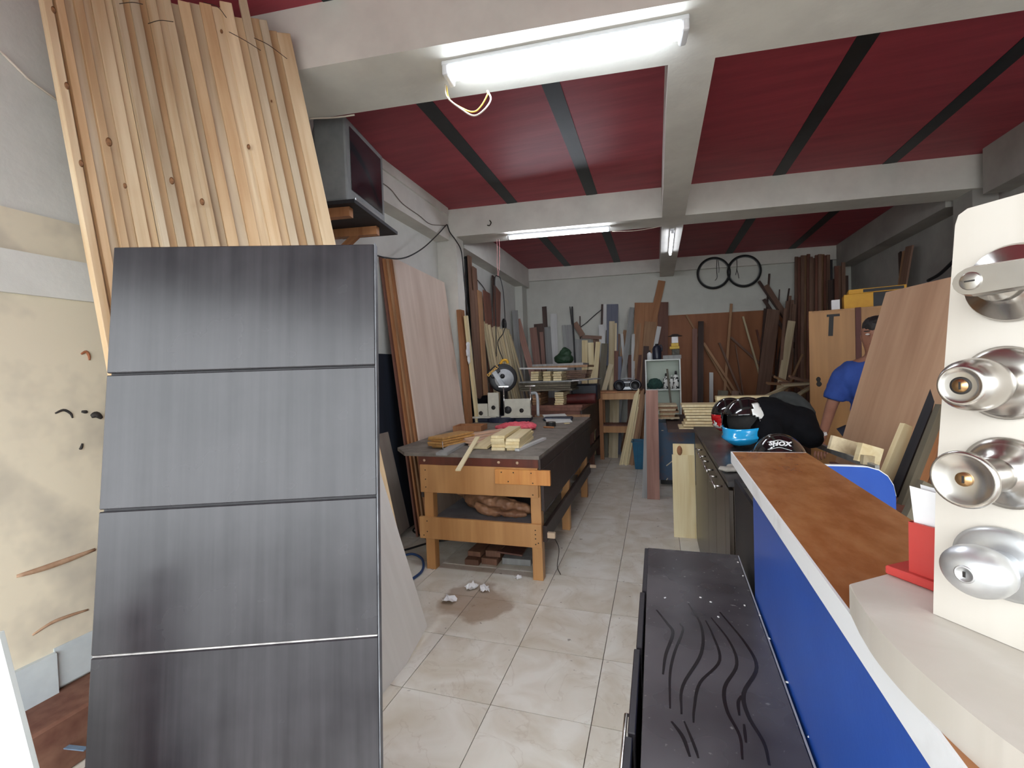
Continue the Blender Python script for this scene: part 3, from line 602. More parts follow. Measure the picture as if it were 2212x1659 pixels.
# 4 worn egg knob
WORN = paint('worn_silver', (220, 222, 224), (196, 198, 200), rough=.38, metal=.85, scale=18)
p = at(.066, 1.276)
r_ = lathe('rosette', WORN, [(0, 0), (.036, 0), (.037, .005), (.032, .009), (.020, .011), (0, .011)], ds, p, RB, 40, sx=1.2)
k_ = lathe('knob', WORN, [(.0, .008), (.0150, .008), (.0155, .026), (.0200, .030), (.0245, .040), (.0255, .048), (.0240, .057), (.018, .0645), (.011, .0675), (0, .0682)], ds, p, RB, 40, sx=1.14)
lathe('key_cylinder', WORN, [(0, .0), (.0085, .0), (.0085, .0016), (.0070, .0022), (.0068, .0012), (0, .0012)], k_, (0, 0, .0672), None, 24); box('keyway', dark, (0, 0, .0686), (.0022, .0055, .001), None, k_)
# ---- red card holder with folded paper
REDP = paint('red_plastic', (190, 66, 60), (176, 54, 50), rough=.4, scale=7)
rh = thing('card_holder', 'red plastic holder standing behind the lock display on its base', 'holder', (.338, .742, 1.1905), math.atan2(-.82, .572))
box('foot', REDP, (.03, .0, .006), (.13, .05, .012), None, rh, .002)
for yy in (-.014, .014): box('wall', REDP, (.04, yy, .045), (.10, .004, .070), None, rh)
box('side', REDP, (-.008, 0, .045), (.004, .03, .070), None, rh); box('bottom', REDP, (.04, 0, .014), (.10, .03, .004), None, rh)
bm = bmesh.new()
for y0_, dx, hh in ((-.008, -.006, .128), (-.003, .006, .120), (.003, .0, .130)):
    v = [bm.verts.new(q) for q in ((.005+dx, y0_, .016), (.085, y0_, .016), (.085, y0_+.01, hh*.9), (-.004+dx, y0_-.004, hh))]; bm.faces.new(v)
pp = fin('folded_paper', bm, PAPER, None); pp.modifiers.new('s', 'SOLIDIFY').thickness = .0012
pp.matrix_world = rh.matrix_basis.copy(); tag(pp, 'folded white paper standing in the red holder', 'paper')

# ---- blue rounded panel behind the counter
dC = 1.78
def cpnt(u, v): return CAM+ray(u, v)*dC
o0 = cpnt(1860, 1090); o0 = Vector((o0.x, o0.y, 0)); ex = Vector((RT.x, RT.y, 0)).normalized(); th = math.atan2(ex.y, ex.x)
pr = [(u, v) for u, v in ((1745, 1004), (1785, 1005), (1830, 1006), (1868, 1008), (1893, 1015), (1912, 1028), (1925, 1048), (1931, 1072))]
P2 = [((cpnt(u, v)-o0).dot(ex), cpnt(u, v).z) for u, v in pr]
poly = P2+[(P2[-1][0], .0), (P2[0][0], .0)]
bp_ = thing('desk_side_panel', 'blue panel with rounded corner and white edging behind the counter', 'panel', o0, th)
bm = bmesh.new(); f = [bm.verts.new((x, -.009, z)) for x, z in poly]; b = [bm.verts.new((x, .009, z)) for x, z in poly]; bm.faces.new(f); bm.faces.new(b[::-1])
for i in range(len(poly)): bm.faces.new((f[i], f[(i+1) % len(poly)], b[(i+1) % len(poly)], b[i]))
fin('panel_board', bm, BLUE, bp_)
bm = bmesh.new(); prev = None
for i, (x, z) in enumerate(P2):
    a_ = [bm.verts.new((x, s*.0105, z+o)) for s in (-1, 1) for o in (.0, .004)]
    if prev: bm.faces.new((prev[1], a_[1], a_[3], prev[3])); bm.faces.new((prev[0], a_[0], a_[1], prev[1])); bm.faces.new((prev[3], a_[3], a_[2], prev[2]))
    prev = a_
fin('edge_band', bm, CEDGE, bp_)
# ================================================================ dark drawer cabinet beyond the counter
GC = wood('dark_brown_laminate', (66, 56, 46), (44, 38, 34), rough=.32, grain=.4, rnd=.03)
GT = paint('dusty_dark_top', (44, 42, 44), (92, 90, 86), rough=.3, scale=5, lo=.45, hi=.8)
gc = thing('drawer_cabinet', 'long dark brown cabinet with steel bar handles beyond the counter', 'cabinet', (.53, 3.11, 0))
box('carcass', GC, (.0, -.01, .49), (.44, 1.86, .94), None, gc); box('plinth', BLACKP, (.01, 0, .02), (.40, 1.8, .04), None, gc)
box('top', GT, (.0, 0, .972), (.49, 1.92, .025), None, gc, .002)
ys = [-.94, -.80, -.45, -.03, .92]
for k in range(4):
    a, b = ys[k], ys[k+1]
    d = box('door', GC, (-.231, (a+b)/2, .49), (.018, b-a-.006, .90), None, gc, .0015)
    L2 = min(.34, (b-a)*.8)
    if k > 0:
        off = .12 if k < 3 else -.30
        zz = .415
        yy = 0 if k < 3 else -.28
        tube('handle', STEEL, [(-.045, yy-L2/2, zz), (-.045, yy+L2/2, zz)], .006, d, 8)
        for s in (-1, 1): tube('handle_post', STEEL, [(-.008, yy+s*L2*.36, zz), (-.045, yy+s*L2*.36, zz)], .005, d, 8)
# ---- pale panel leaning in the aisle at its far end
pw = thing('stained_plank', 'pale wooden plank with a brown stain standing at the far end of the dark cabinet', 'plank', (.205, 4.2, 0))
box('lower_board', W['cream'], (0, 0, .36), (.185, .022, .72), Euler((-.03, 0, 0)), pw); box('upper_board', W['cream'], (.004, .012, .765), (.175, .02, .10), Euler((-.03, 0, 0)), pw)
lathe('stain', paint('brown_stain', (150, 100, 66), (170, 120, 84), rough=.7, scale=20), [(0, 0), (.022, 0), (.022, .001), (0, .001)], pw, (-.03, -.008, .76), Euler((PI/2-.03, 0, 0)), 12, sx=1, sy=1.9)
# ---- rag hanging at the corner of the cabinet
RAG = paint('grey_rag', (150, 146, 138), (120, 116, 108), rough=.9, scale=20)
q = onz(1572, 1012, .99)
o = blob('grey_rag', RAG, [('e', (0, 0, .012), (.06, .05, .014)), ('e', (-.05, -.05, .01), (.05, .035, .012)), ('e', (.03, -.09, .01), (.03, .07, .010))], .008, .008, .03, None, (q.x+.05, q.y, .988)); tag(o, 'crumpled grey rag on the dark cabinet beside the counter end', 'rag')

# ================================================================ helmets
GLOSSK = paint('gloss_black', (18, 18, 20), None, rough=.12, coat=.8); GLOSSW = paint('gloss_white', (214, 214, 210), None, rough=.2, coat=.6); GLOSSB = paint('gloss_sky_blue', (30, 150, 206), None, rough=.18, coat=.7)
GLOSSR = paint('gloss_red', (196, 26, 32), None, rough=.2, coat=.6); LINER = paint('dark_helmet_liner', (28, 26, 26), (40, 38, 36), rough=.9, scale=30); SMOKE = paint('smoked_visor', (40, 40, 42), None, rough=.08, coat=.8); GLOSST = paint('gloss_teal', (40, 120, 112), None, rough=.2, coat=.5)
def helmet(label, loc, R, classes, visor=None, deco=None, sc=1.0):
    t = thing('motorcycle_helmet', label, 'helmet', loc); t.rotation_euler = R.to_euler() if isinstance(R, Matrix) else R
    nu, nv = 48, 30; P = {}
    def pt(i, j):
        az = 2*PI*i/nu-PI; el = -1.02+(PI/2+1.02)*j/nv        # az 0 = forward (+x)
        cx, sx = math.cos(az), math.sin(az); ce, se = math.cos(el), math.sin(el)
        rx = .152 if cx > 0 else .148; r = Vector((rx*cx*ce, .118*sx*ce, .135*se))
        if el < -.12 and cx > 0:
            k = min(1, (-.12-el)/.3); r.x += .040*cx**1.5*k; r.z = r.z*(1-.10*k) 
        if el < -.5: r.x *= 1.10; r.y *= 1.12
        return (r+Vector((0, 0, .135)))*sc
    def cls(az, el): return classes(az, el)
    bms = {}
    for i in range(nu):
        for j in range(nv):
            az = 2*PI*(i+.5)/nu-PI; el = -1.02+(PI/2+1.02)*(j+.5)/nv
            if abs(az) < 1.02-.25*max(0, (abs(el-.02)-.22)) and -.10 < el < .46: continue
            c = cls(az, el)
            if c is None: continue
            bms.setdefault(c, []).append((i, j))
    for (nm, mt), fs in bms.items():
        bm = bmesh.new(); vd = {}
        def gv(i, j):
            k = (i % nu, j) if j < nv else ('top', j)
            if k not in vd: vd[k] = bm.verts.new(pt(i % nu, j))
            return vd[k]
        for i, j in fs:
            q = [gv(i, j), gv(i+1, j), gv(i+1, j+1), gv(i, j+1)]; q = [v for n_, v in enumerate(q) if v not in q[:n_]]
            if len(q) > 2:
                try: bm.faces.new(q)
                except ValueError: pass
        o = fin(nm, bm, mt, t, smooth=True)
        s = o.modifiers.new('s', 'SOLIDIFY'); s.thickness = .007; s.offset = -1
    bm = bmesh.new(); bmesh.ops.create_uvsphere(bm, u_segments=24, v_segments=14, radius=1, matrix=Matrix.Translation((0, 0, .137*sc)) @ Matrix.Diagonal((.128*sc, .104*sc, .118*sc, 1)))
    for v in bm.verts:
        if v.co.x > .02: v.co.x *= .55
    fin('liner', bm, LINER, t, smooth=True)
    if visor is not None:
        bm = bmesh.new(); g = []
        for i in range(17):
            az = -1.15+2.3*i/16; row = []
            for j in range(7):
                el = -.22+.68*j/6; r = Vector((.158*math.cos(az)*math.cos(el), .124*math.sin(az)*math.cos(el), .141*math.sin(el)))
                row.append(bm.verts.new((Matrix.Rotation(-visor, 3, 'Y') @ r + Vector((0, 0, .137)))*sc))
            g.append(row)
        for i in range(16):
            for j in range(6): bm.faces.new((g[i][j], g[i+1][j], g[i+1][j+1], g[i][j+1]))
        vo = fin('visor', bm, SMOKE, t, smooth=True); vo.modifiers.new('s', 'SOLIDIFY').thickness = .003
    for y_ in (-1, 1): lathe('visor_hinge', GLOSSK, [(0, 0), (.022*sc, 0), (.020*sc, .006), (0, .008)], t, (.02*sc, y_*.117*sc, .165*sc), Euler((-y_*PI/2, 0, 0)), 16)
    if deco: deco(t)
    return t
K = ('shell', GLOSSK)
def c1(az, el):
    if el < -.10 and abs(az) < 1.35-.5*max(0, -.62-el) : return ('chin_guard', GLOSSB)
    if -.05 < az-.55-.5*el < .42 and .30 < el < 1.0: return ('white_stripe', GLOSSW)
    if 1.2 < az < 2.0 and -.1 < el < .75: return ('white_stripe', GLOSSW)
    return K
def c2(az, el):
    if el < .12 and abs(az) > 1.35:
        s = math.sin(az*9)
        if el < -.78: return ('orange_band', GLOSSR)
        if el < -.42+.20*s: return ('white_teeth', GLOSSW)
        return ('red_graphic', GLOSSR)
    if el > .55 and abs(az) < 1.6 and math.sin(az*5+el*4) > .25: return ('teal_graphic', GLOSST)
    return K
def c3(az, el):
    if 1.0 < az < 1.7 and -.6 < el < .25: return ('white_patch', GLOSSW)
    return K
def facing(world_dir, tilt=0, rollv=0):
    d = Vector(world_dir).normalized(); a = math.atan2(d.y, d.x)
    return Euler((0, 0, a)).to_matrix() @ Euler((rollv, tilt, 0)).to_matrix()
LOGOW = paint('white_logo', (206, 206, 206), None, rough=.4)
def logo1(t):
    for y0_ in (-.045, -.015, .015): tube('logo_stroke', LOGOW, spline([(.128, y0_-.012, .215), (.118, y0_+.014, .228), (.122, y0_-.006, .226), (.106, y0_+.018, .240)], 3), .0022, t, 5)
def logo3(t):
    text('logo', 'SHOX', LOGOW, .031, t, (.094, .0, .2375), Euler((math.radians(38), 0, math.radians(90))), .0008, .0012, .15)
    for zz in (-1, 1): tube('logo_rim', LOGOW, spline([(.094-.012*zz*math.sin(.9)*1.0-.004, yy_, .2365+zz*.014-abs(yy_)*.25) for yy_ in (-.046, -.024, 0, .024, .046)], 4), .0013, t, 5)
ztop = .986
q = onz(1612, 968, ztop)
helmet('black and white helmet with sky-blue chin guard lying among the helmets', (q.x+.03, q.y+.10, ztop-.005), facing((-.55, -.83, 0), .10, .0), c1, -1.05, logo1, 1.14)
q = onz(1552, 940, ztop)
helmet('black helmet with red and white toothed graphic behind the blue one', (q.x+.10, q.y+.16, ztop-.005), facing((.75, .66, 0)), c2, -.1, None, .98)
q = CAM+ray(1690, 962)*2.05
helmet('glossy dark helmet with an oval white logo just behind the counter end', (q.x+.0, q.y+.06, ztop-.075), facing((-.20, -.98, 0), .12), c3, .0, logo3, .95)
# ---- black bag slumped behind the helmets
FAB = paint('black_fabric', (5, 5, 8), (9, 9, 13), rough=.9, scale=16, bump=.2, bscale=90, spec=.15); FABG = paint('dark_grey_fabric', (22, 24, 24), (34, 36, 34), rough=.85, scale=12, bump=.2, bscale=90)
q = onz(1718, 972, ztop); o0 = Vector((q.x-.01, q.y+.16, ztop))
jb = thing('black_jacket', 'black jacket or bag slumped beside the helmets on the dark cabinet', 'jacket', o0)
blob('jacket_body', FAB, [('e', (-.04, 0, .13), (.17, .16, .14)), ('e', (-.10, -.02, .20), (.12, .13, .10)), ('e', (.06, -.03, .12), (.10, .13, .12)), ('e', (-.12, -.12, .10), (.09, .10, .11)), ('e', (.11, -.08, .06), (.07, .10, .06))], .014, .016, .09, jb)
blob('collar', FABG, [('t', spline([(-.06, .08, .27), (.02, .05, .30), (.09, .02, .26), (.13, -.02, .18)], 5), .035), ('e', (.05, .06, .22), (.09, .06, .07))], .012, .008, .05, jb)

# ================================================================ workbench
BT = paint('grimy_bench_top', (104, 96, 88), (142, 134, 124), rough=.7, scale=7, lo=.35, hi=.7, detail=7, bump=.2, bscale=20)
BO = wood('varnished_orange_wood', (202, 152, 98), (172, 120, 70), rough=.4, grain=.5, rnd=.08); BR = wood('varnished_red_wood', (112, 52, 34), (78, 36, 26), rough=.35, grain=.5, rnd=.05); BD = paint('dark_scuffed_board', (52, 40, 36), (92, 82, 78), rough=.5, scale=8, lo=.55, hi=.85, detail=7)
BP = wood('knotty_pine', (222, 160, 88), (186, 112, 52), rough=.45, grain=.7, rnd=.03)
bo = Vector((-1.3, 4.3, 0)); wb = thing('workbench', 'big workbench with grimy top and orange front boards carrying the mitre saw', 'workbench', bo)
def wbx(nm, mt, x0, x1, y0, y1, z0, z1, bev=.002, parent=wb, o=bo): return box(nm, mt, Vector(((x0+x1)/2, (y0+y1)/2, (z0+z1)/2))-o, (x1-x0, y1-y0, z1-z0), None, parent, bev)
prism('bench_top', BT, [(-2.05-bo.x, 3.28-bo.y), (-1.86-bo.x, 3.07-bo.y), (-.79-bo.x, 3.05-bo.y), (-.80-bo.x, 5.66-bo.y), (-2.12-bo.x, 5.66-bo.y)], .875, .90, wb)
wbx('front_rail', BR, -1.75, -.80, 3.085, 3.13, .805, .875)
wbx('front_board', BO, -1.735, -.81, 3.075, 3.10, .60, .81)
sb = wbx('nailed_board', BP, -1.12, -.715, 3.048, 3.074, .695, .80)
SCREW = paint('nail_head', (70, 56, 44), None, rough=.5, metal=.5)
def nails(parent, pts, y):
    for x, z in pts: lathe('nail', SCREW, [(0, 0), (.005, 0), (.004, .002), (0, .002)], parent, Vector((x, y, z))-bo-(Vector(parent.location) if parent != wb else Vector((0, 0, 0))), Euler((PI/2, 0, 0)), 8)
nails(wb, [(-.98, .78), (-.85, .78), (-1.07, .78), (-1.02, .715), (-.84, .71)], 3.048)
nails(wb, [(-1.69, .77), (-1.69, .70), (-1.69, .64), (-.85, .62)], 3.075)
DOWEL = paint('pale_dowel', (210, 180, 150), None, rough=.6)
for x in (-1.70, -1.38, -1.10, -.96): lathe('dowel_end', DOWEL, [(0, 0), (.011, 0), (.011, .002), (0, .002)], wb, Vector((x, 3.085, .842))-bo, Euler((PI/2, 0, 0)), 10)
for x0, x1 in ((-1.72, -1.645), (-.875, -.80)):
    for y0 in (3.10, 4.16, 5.28): wbx('leg', BO, x0, x1, y0, y0+.07, 0, .875)
wbx('low_front_rail', BO, -1.755, -.795, 3.073, 3.099, .245, .41)
nails(wb, [(-1.69, .38), (-1.69, .30), (-.84, .37), (-.84, .34), (-.84, .31), (-.82, .28), (-.84, .27), (-1.72, .27)], 3.073)
wbx('side_apron', BD, -.80, -.775, 3.11, 5.45, .50, .80); wbx('top_side_edge', BD, -.80, -.782, 3.06, 5.66, .80, .876)
wbx('low_side_rail', BD, -.80, -.77, 3.13, 5.40, .27, .385); wbx('left_apron', BD, -1.75, -1.73, 3.11, 5.45, .55, .80)
wbx('rail_end', paint('pale_peg', (196, 172, 146), None, rough=.7), -.795, -.715, 3.14, 3.17, .295, .335); wbx('rail_end', MATS['pale_peg'], -.77, -.70, 5.34, 5.37, .335, .37)
wbx('shelf', paint('grey_shelf_board', (150, 152, 158), (120, 120, 124), rough=.5, scale=4), -1.66, -.86, 3.12, 5.3, .375, .395)
wbx('cross_bar', BO, -1.72, -.8, 5.30, 5.33, .26, .40)
# ---- carved figure on the lower shelf
FIG = wood('carved_brown_wood', (168, 122, 90), (104, 68, 50), rough=.5, grain=.6, rnd=.02)
fo = Vector((-1.28, 3.34, .396))
o = blob('carved_figure', FIG, [('e', (-.27, .10, .135), (.055, .05, .06)), ('t', spline([(-.24, .08, .12), (-.15, .03, .09), (.0, 0, .08), (.15, -.02, .07), (.30, -.05, .055), (.36, -.06, .05)], 4), [.03, .035, .05, .06, .07, .072, .075, .07, .07, .068, .064, .06, .058, .055, .05, .046, .042, .04, .036, .03, .028][:21]),
     ('t', [(-.14, .02, .10), (-.06, -.09, .07), (.02, -.11, .045)], [.035, .035, .03]), ('t', [(-.12, .10, .12), (-.03, .14, .16), (.02, .12, .18)], [.03, .028, .03]), ('e', (.05, -.09, .035), (.12, .05, .035)), ('e', (.22, -.10, .03), (.12, .04, .03)), ('e', (-.18, .15, .14), (.07, .035, .04)), ('e', (.01, .13, .175), (.03, .03, .045))], .008, .016, .045, None, fo)
tag(o, 'brown carved wooden figure lying on the lower shelf of the workbench', 'figure')
# ---- blocks stacked under the bench
BLK = wood('grimy_wood_block', (136, 98, 78), (98, 68, 54), grain=1, rnd=.2)
def blk(x, y, z, sx, sy, sz, rz, lab, mt=BLK): return tag(box('wood_block', mt, (x, y, z+sz/2), (sx, sy, sz), Euler((0, 0, rz)), None, .003), lab, 'block')
blk(-1.41, 3.38, 0, .115, .3, .045, .05, 'lower left wood block on the floor under the workbench'); blk(-1.27, 3.42, 0, .13, .3, .05, -.03, 'lower middle wood block on the floor under the workbench'); blk(-1.07, 3.46, 0, .23, .3, .05, .04, 'wide greyish wood block on the floor under the workbench', W['gray'])
blk(-1.40, 3.44, .046, .11, .3, .04, -.04, 'upper left wood block stacked under the workbench'); blk(-1.26, 3.45, .051, .12, .3, .05, .06, 'upper middle wood block stacked under the workbench')
o = tag(box('brown_sheet', W['red'], (-1.13, 3.44, .075), (.2, .3, .012), Euler((-.12, .10, .1)), None), 'thin reddish board lying tilted on the blocks under the workbench', 'board')
# ---- hoses behind the left leg
HB = paint('blue_hose', (42, 72, 120), None, rough=.45)
tag(tube('air_hose', HB, spline([onz(815, 1275, .012), onz(868, 1263, .012), onz(893, 1249, .012), onz(913, 1231, .012), onz(912, 1208, .012), onz(893, 1197, .012), onz(870, 1200, .012), onz(800, 1215, .012)], 6), .010, None, 8), 'blue air hose coiled on the floor left of the workbench', 'hose')
tag(tube('dark_cable', CABK, spline([onz(850, 1192, .034), onz(875, 1188, .034), onz(930, 1172, .034), onz(985, 1163, .034), onz(930, 1165, .036), onz(900, 1152, .034), onz(893, 1144, .034), onz(910, 1136, .034), onz(960, 1130, .034)], 6), .009, None, 8), 'dark blue-black cable looping on the floor behind the workbench leg', 'cable')
tag(tube('bench_wire', WIRE, spline([(-.76, 3.3, .25), (-.73, 3.33, .15), (-.74, 3.3, .03), (-.70, 3.22, .006)], 5), .003, None, 5), 'thin dark wire hanging from the workbench side to the floor', 'wire')
# ---- paper scraps on the floor
def scrap(u, v, s, lab, seed):
    rnd = random.Random(seed); c = onz(u, v, 0); bm = bmesh.new(); n = 4
    g = [[bm.verts.new(((i/n-.5)*s*(1+.2*rnd.random()), (j/n-.5)*s*.8*(1+.2*rnd.random()), .004+rnd.random()*s*.45)) for j in range(n+1)] for i in range(n+1)]
    for i in range(n):
        for j in range(n): bm.faces.new((g[i][j], g[i+1][j], g[i+1][j+1], g[i][j+1]))
    o = fin('paper_scrap', bm, PAPER, None, (c.x, c.y, .0), Euler((0, 0, seed))); o.modifiers.new('s', 'SOLIDIFY').thickness = .002; tag(o, lab, 'paper')
scrap(1019, 1272, .075, 'flat white paper scrap left of the pair before the workbench', 1); scrap(1047, 1276, .065, 'crumpled white paper scrap right of the pair before the workbench', 2); scrap(971, 1301, .075, 'crumpled white paper nearest the pale leaning sheet', 3)
scrap(1120, 1250, .04, 'tiny pale scrap beside the right front bench leg', 4)

# ================================================================ things on the workbench
ZW = .9005
def flat(nm, mt, c, s, rz, lab, cat, z=ZW, group=None, rx=0, ry=0): return tag(box(nm, mt, (c[0], c[1], z+s[2]/2), s, Euler((rx, ry, rz)), None, .001), lab, cat, group)
SH = wood('cedar_shingle', (206, 160, 96), (164, 116, 62), rnd=.14)
for k in range(5):
    q = onz(*zp('A', 520, 880), ZW); oy = Vector((0, 0, 0))
    o = flat('small_board', SH, (-1.63+random.uniform(-.015, .015), 3.46+random.uniform(-.02, .02)), (.155+.02*(k % 2), .37+.03*(k % 3), .015), -.28+random.uniform(-.10, .10), '%s board from the bottom in the small brown pile on the bench corner' % ORD[k], 'board', ZW+k*.0185, 'brown board pile on the bench corner')
# pale stack, two columns
pc = onz(*zp('A', 1290, 890), ZW)
n_ = 0
for col, (dx, cnt) in enumerate(((-.055, 5), (.062, 4))):
    for k in range(cnt):
        o = tag(board('pale_board', W['cream'], Vector((-1.10+dx+random.uniform(-.006, .006), 3.24+random.uniform(-.02, .02), ZW+.011+k*.0225)), Vector((-1.16+dx+random.uniform(-.006, .006), 3.24+.62+random.uniform(-.05, .05), ZW+.011+k*.0225)), (1, .05, 0), .105, .021),
                '%s board from the bottom in the %s column of the pale stack on the bench' % (ORD[k], ('left', 'right')[col]), 'board', 'pale boards stacked on the workbench')
tag(board('pale_board', W['cream'], (-1.315, 3.27, ZW+.012), (-1.30, 3.60, ZW+.05), (1, 0, 0), .12, .018), 'greenish pale board tilted against the left of the pale stack', 'board')
tag(board('pale_board', W['white'], (-1.00, 3.22, ZW+.010), (-.93, 3.80, ZW+.010), (1, 0, 0), .035, .018), 'narrow white strip lying right of the pale stack on the bench', 'strip')
# grey plank and slats that overhang the front edge
tag(board('grey_lath', W['gray'], (-1.50, 2.98, ZW+.012), (-1.60, 3.75, ZW+.012), (1, 0, 0), .085, .022), 'grey-topped board overhanging the front edge of the bench', 'board')
NAIL = paint('steel_nail', (180, 180, 184), None, rough=.3, metal=1)
tag(tube('nail', NAIL, [(-1.535, 3.08, .922), (-1.55, 3.10, .985)], .003, None, 6), 'steel nail standing in the grey-topped board', 'nail')
tag(board('thin_stick', W['cream'], (-1.31, 2.84, .83), (-1.36, 3.34, .985), (1, 0, 0), .035, .010), 'thin pale stick hanging down over the front edge of the bench', 'stick')
for k in range(5):
    tag(board('pinkish_stick', wood('pink_beech', (222, 190, 164), (198, 160, 132), rnd=.1), Vector((-1.42-.05*k, 3.36+.05*k, ZW+.012+.012*k)), Vector((-1.15-.05*k, 3.80+.05*k, ZW+.012+.012*k)), (1, -.6, 0), .10, .010), '%s pinkish stick from the front in the fanned pile on the bench' % ORD[k], 'stick', 'fanned pinkish sticks on the bench')
# shallow wooden tray
tr = thing('wooden_tray', 'shallow wooden tray left of the red string bundle on the bench', 'tray', (-1.86, 4.38, ZW), .1)
TRW = W['orange']
box('bottom', TRW, (0, 0, .004), (.30, .24, .008), None, tr)
for s in (-1, 1): box('side', TRW, (0, s*.115, .03), (.30, .012, .05), None, tr); box('end', TRW, (s*.145, 0, .03), (.012, .22, .05), None, tr)
# red plastic string bundle
RS = paint('red_plastic_string', (226, 70, 90), (240, 120, 130), rough=.4, scale=40, stretch=(1, 1, 6), bump=.5, bscale=60)
o = blob('string_bundle', RS, [('e', (0, 0, .04), (.19, .12, .045)), ('e', (.08, .02, .04), (.13, .10, .045)), ('e', (-.12, -.02, .03), (.10, .07, .03))], .01, .014, .03, None, (-1.37, 4.42, ZW-.004)); tag(o, 'tangled bundle of red plastic string on the bench', 'string')
# tape roll, caliper, white plate
tp = thing('tape_roll', 'black tape roll with grey rim near the right bench edge', 'tape', (-1.08, 4.72, ZW))
lathe('roll', RUBBER, [(.024, 0), (.052, 0), (.052, .045), (.024, .045), (.024, 0)], tp, seg=24, smooth=False); lathe('rim', STEEL, [(.035, .0452), (.051, .0452), (.051, .0475), (.035, .0475), (.035, .0452)], tp, seg=24, smooth=False)
pl_ = thing('putty_knife', 'small knife with wooden handle beside the tape roll', 'tool', (-1.0, 4.55, ZW), -.25)
box('handle', W['orange'], (-.07, 0, .010), (.12, .024, .018), None, pl_, .004); box('blade', STEEL, (.06, 0, .006), (.14, .018, .002), None, pl_)
tag(board('white_plate', WHITEP, (-1.05, 5.05, ZW+.004), (-1.22, 5.50, ZW+.05), (1, .3, 0), .28, .008), 'flat white plate propped near the back right of the bench', 'plate')
tag(box('dark_tool_case', paint('navy_plastic', (36, 44, 66), (26, 30, 44), rough=.5, scale=6), (-1.12, 5.30, ZW+.02), (.34, .16, .04), Euler((0, 0, .1)), None, .01), 'low navy tool lying on the bench beside the saw', 'tool')
tag(board('bench_chip', W['cream'], (-.98, 4.95, ZW+.004), (-.93, 4.98, ZW+.004), (0, 1, 0), .04, .006), 'small pale chip on the bench near the right edge', 'chip')

# ================================================================ mitre saw
SWHITE = paint('cast_aluminium', (206, 204, 190), (186, 184, 172), rough=.45, metal=.15, scale=9); SBLK = paint('saw_black', (26, 27, 30), (38, 38, 42), rough=.5, scale=14); SYEL = paint('saw_yellow', (222, 166, 34), None, rough=.4); SBLADE = paint('saw_guard_grey', (190, 194, 196), (150, 154, 160), rough=.45, metal=.1, scale=8); SNAVY = paint('saw_base_navy', (34, 44, 70), (26, 32, 50), rough=.5, scale=8)
so = Vector((-1.78, 5.18, ZW)); ms = thing('mitre_saw', 'yellow and black mitre saw with round blade guard on the bench', 'saw', so, .10)
lathe('turntable', SNAVY, [(0, .0), (.19, .0), (.19, .05), (.17, .06), (0, .06)], ms, (0, .02, 0), None, 32, False)
box('base', SNAVY, (0, .04, .025), (.70, .20, .05), None, ms, .01)
for x0, x1, hh in ((-.34, -.17, .17), (-.165, -.03, .30), (.03, .36, .22)): 
    fw_ = box('fence', SWHITE, ((x0+x1)/2, -.02, .05+hh/2), (x1-x0, .03, hh), None, ms, .004)
    lathe('fence_hole', dark, [(0, 0), (.026, 0), (.026, .003), (0, .003)], fw_, (0 if x1 < 0 else .05, -.014, -.03), Euler((PI/2, 0, 0)), 16)
box('fence_base', SWHITE, (.19, -.06, .06), (.36, .10, .02), None, ms, .003); box('fence_base', SWHITE, (-.2, -.06, .06), (.30, .10, .02), None, ms, .003)
lathe('lock_plate', SBLK, [(0, 0), (.045, 0), (.045, .01), (0, .012)], ms, (.08, -.035, .14), Euler((PI/2, 0, 0)), 20)
for x_ in (-.02, .30):
    tube('clamp_rod', CHROME, [(x_+.06, -.05, .08), (x_+.06, -.05, .42)], .007, ms, 8); box('clamp_bar', CHROME, (x_+.06, -.05, .42), (.12, .012, .012), None, ms)
tube('clamp_arm', SBLADE, spline([(.36, .0, .33), (.42, -.02, .33), (.44, -.03, .26), (.44, -.03, .06)], 5), .018, ms, 8)
# head: guard disc tilted toward the viewer
Rh = frame(Vector((.35, -.93, .08)), Vector((1, 0, 0)))
hc = Vector((.0, .10, .52))
g_ = lathe('blade_guard', SBLK, [(0, -.03), (.165, -.03), (.175, -.02), (.175, .02), (.16, .032), (.118, .034), (0, .03)], ms, hc, Rh, 40)
lathe('blade_cover', SBLADE, [(0, .0), (.118, .0), (.116, .006), (0, .008)], g_, (.012, -.01, .033), None, 36)
lathe('hub', SBLK, [(0, 0), (.03, 0), (.028, .014), (0, .018)], g_, (-.01, .02, .04), None, 20)
box('arm', SBLADE, (-.06, -.02, .052), (.06, .22, .016), Euler((0, 0, .55)), g_, .006)
bx_ = box('motor_block', SBLK, (-.11, .07, .015), (.15, .11, .06), Euler((0, 0, .75)), g_, .02, 2)
text('brand_text', 'DEWALT', SYEL, .044, bx_, (0, .02, .0335), Euler((0, 0, .0)), .001, .0015)
tube('handle', SYEL, spline([(-.03, .17, .01), (.0, .215, .02), (.045, .215, .02), (.065, .18, .015)], 5), .017, g_, 10)
tube('pivot_arm', SBLK, [hc+Vector((0, .02, -.1)), Vector((-.02, .22, .30)), Vector((-.02, .22, .06))], [.05, .05, .06], ms, 10)
blob('dust_bag', FAB, [('e', (-.36, .06, .20), (.13, .08, .09)), ('t', [(-.26, .08, .25), (-.12, .12, .30)], [.06, .035]), ('e', (-.42, .02, .14), (.07, .06, .08))], .012, .01, .06, ms)
tag(tube('saw_cord', CABK, spline([ony(1086, 776, 5.25), ony(1075, 740, 5.3), ony(1090, 710, 5.3), ony(1088, 640, 5.3), ony(1082, 605, 5.3), ony(1076, 597, 5.3), ony(1069, 605, 5.3), ony(1071, 690, 5.3), ony(1072, 770, 5.25)], 6), .006, None, 6), 'black cord looped from the hook above the mitre saw', 'cord')
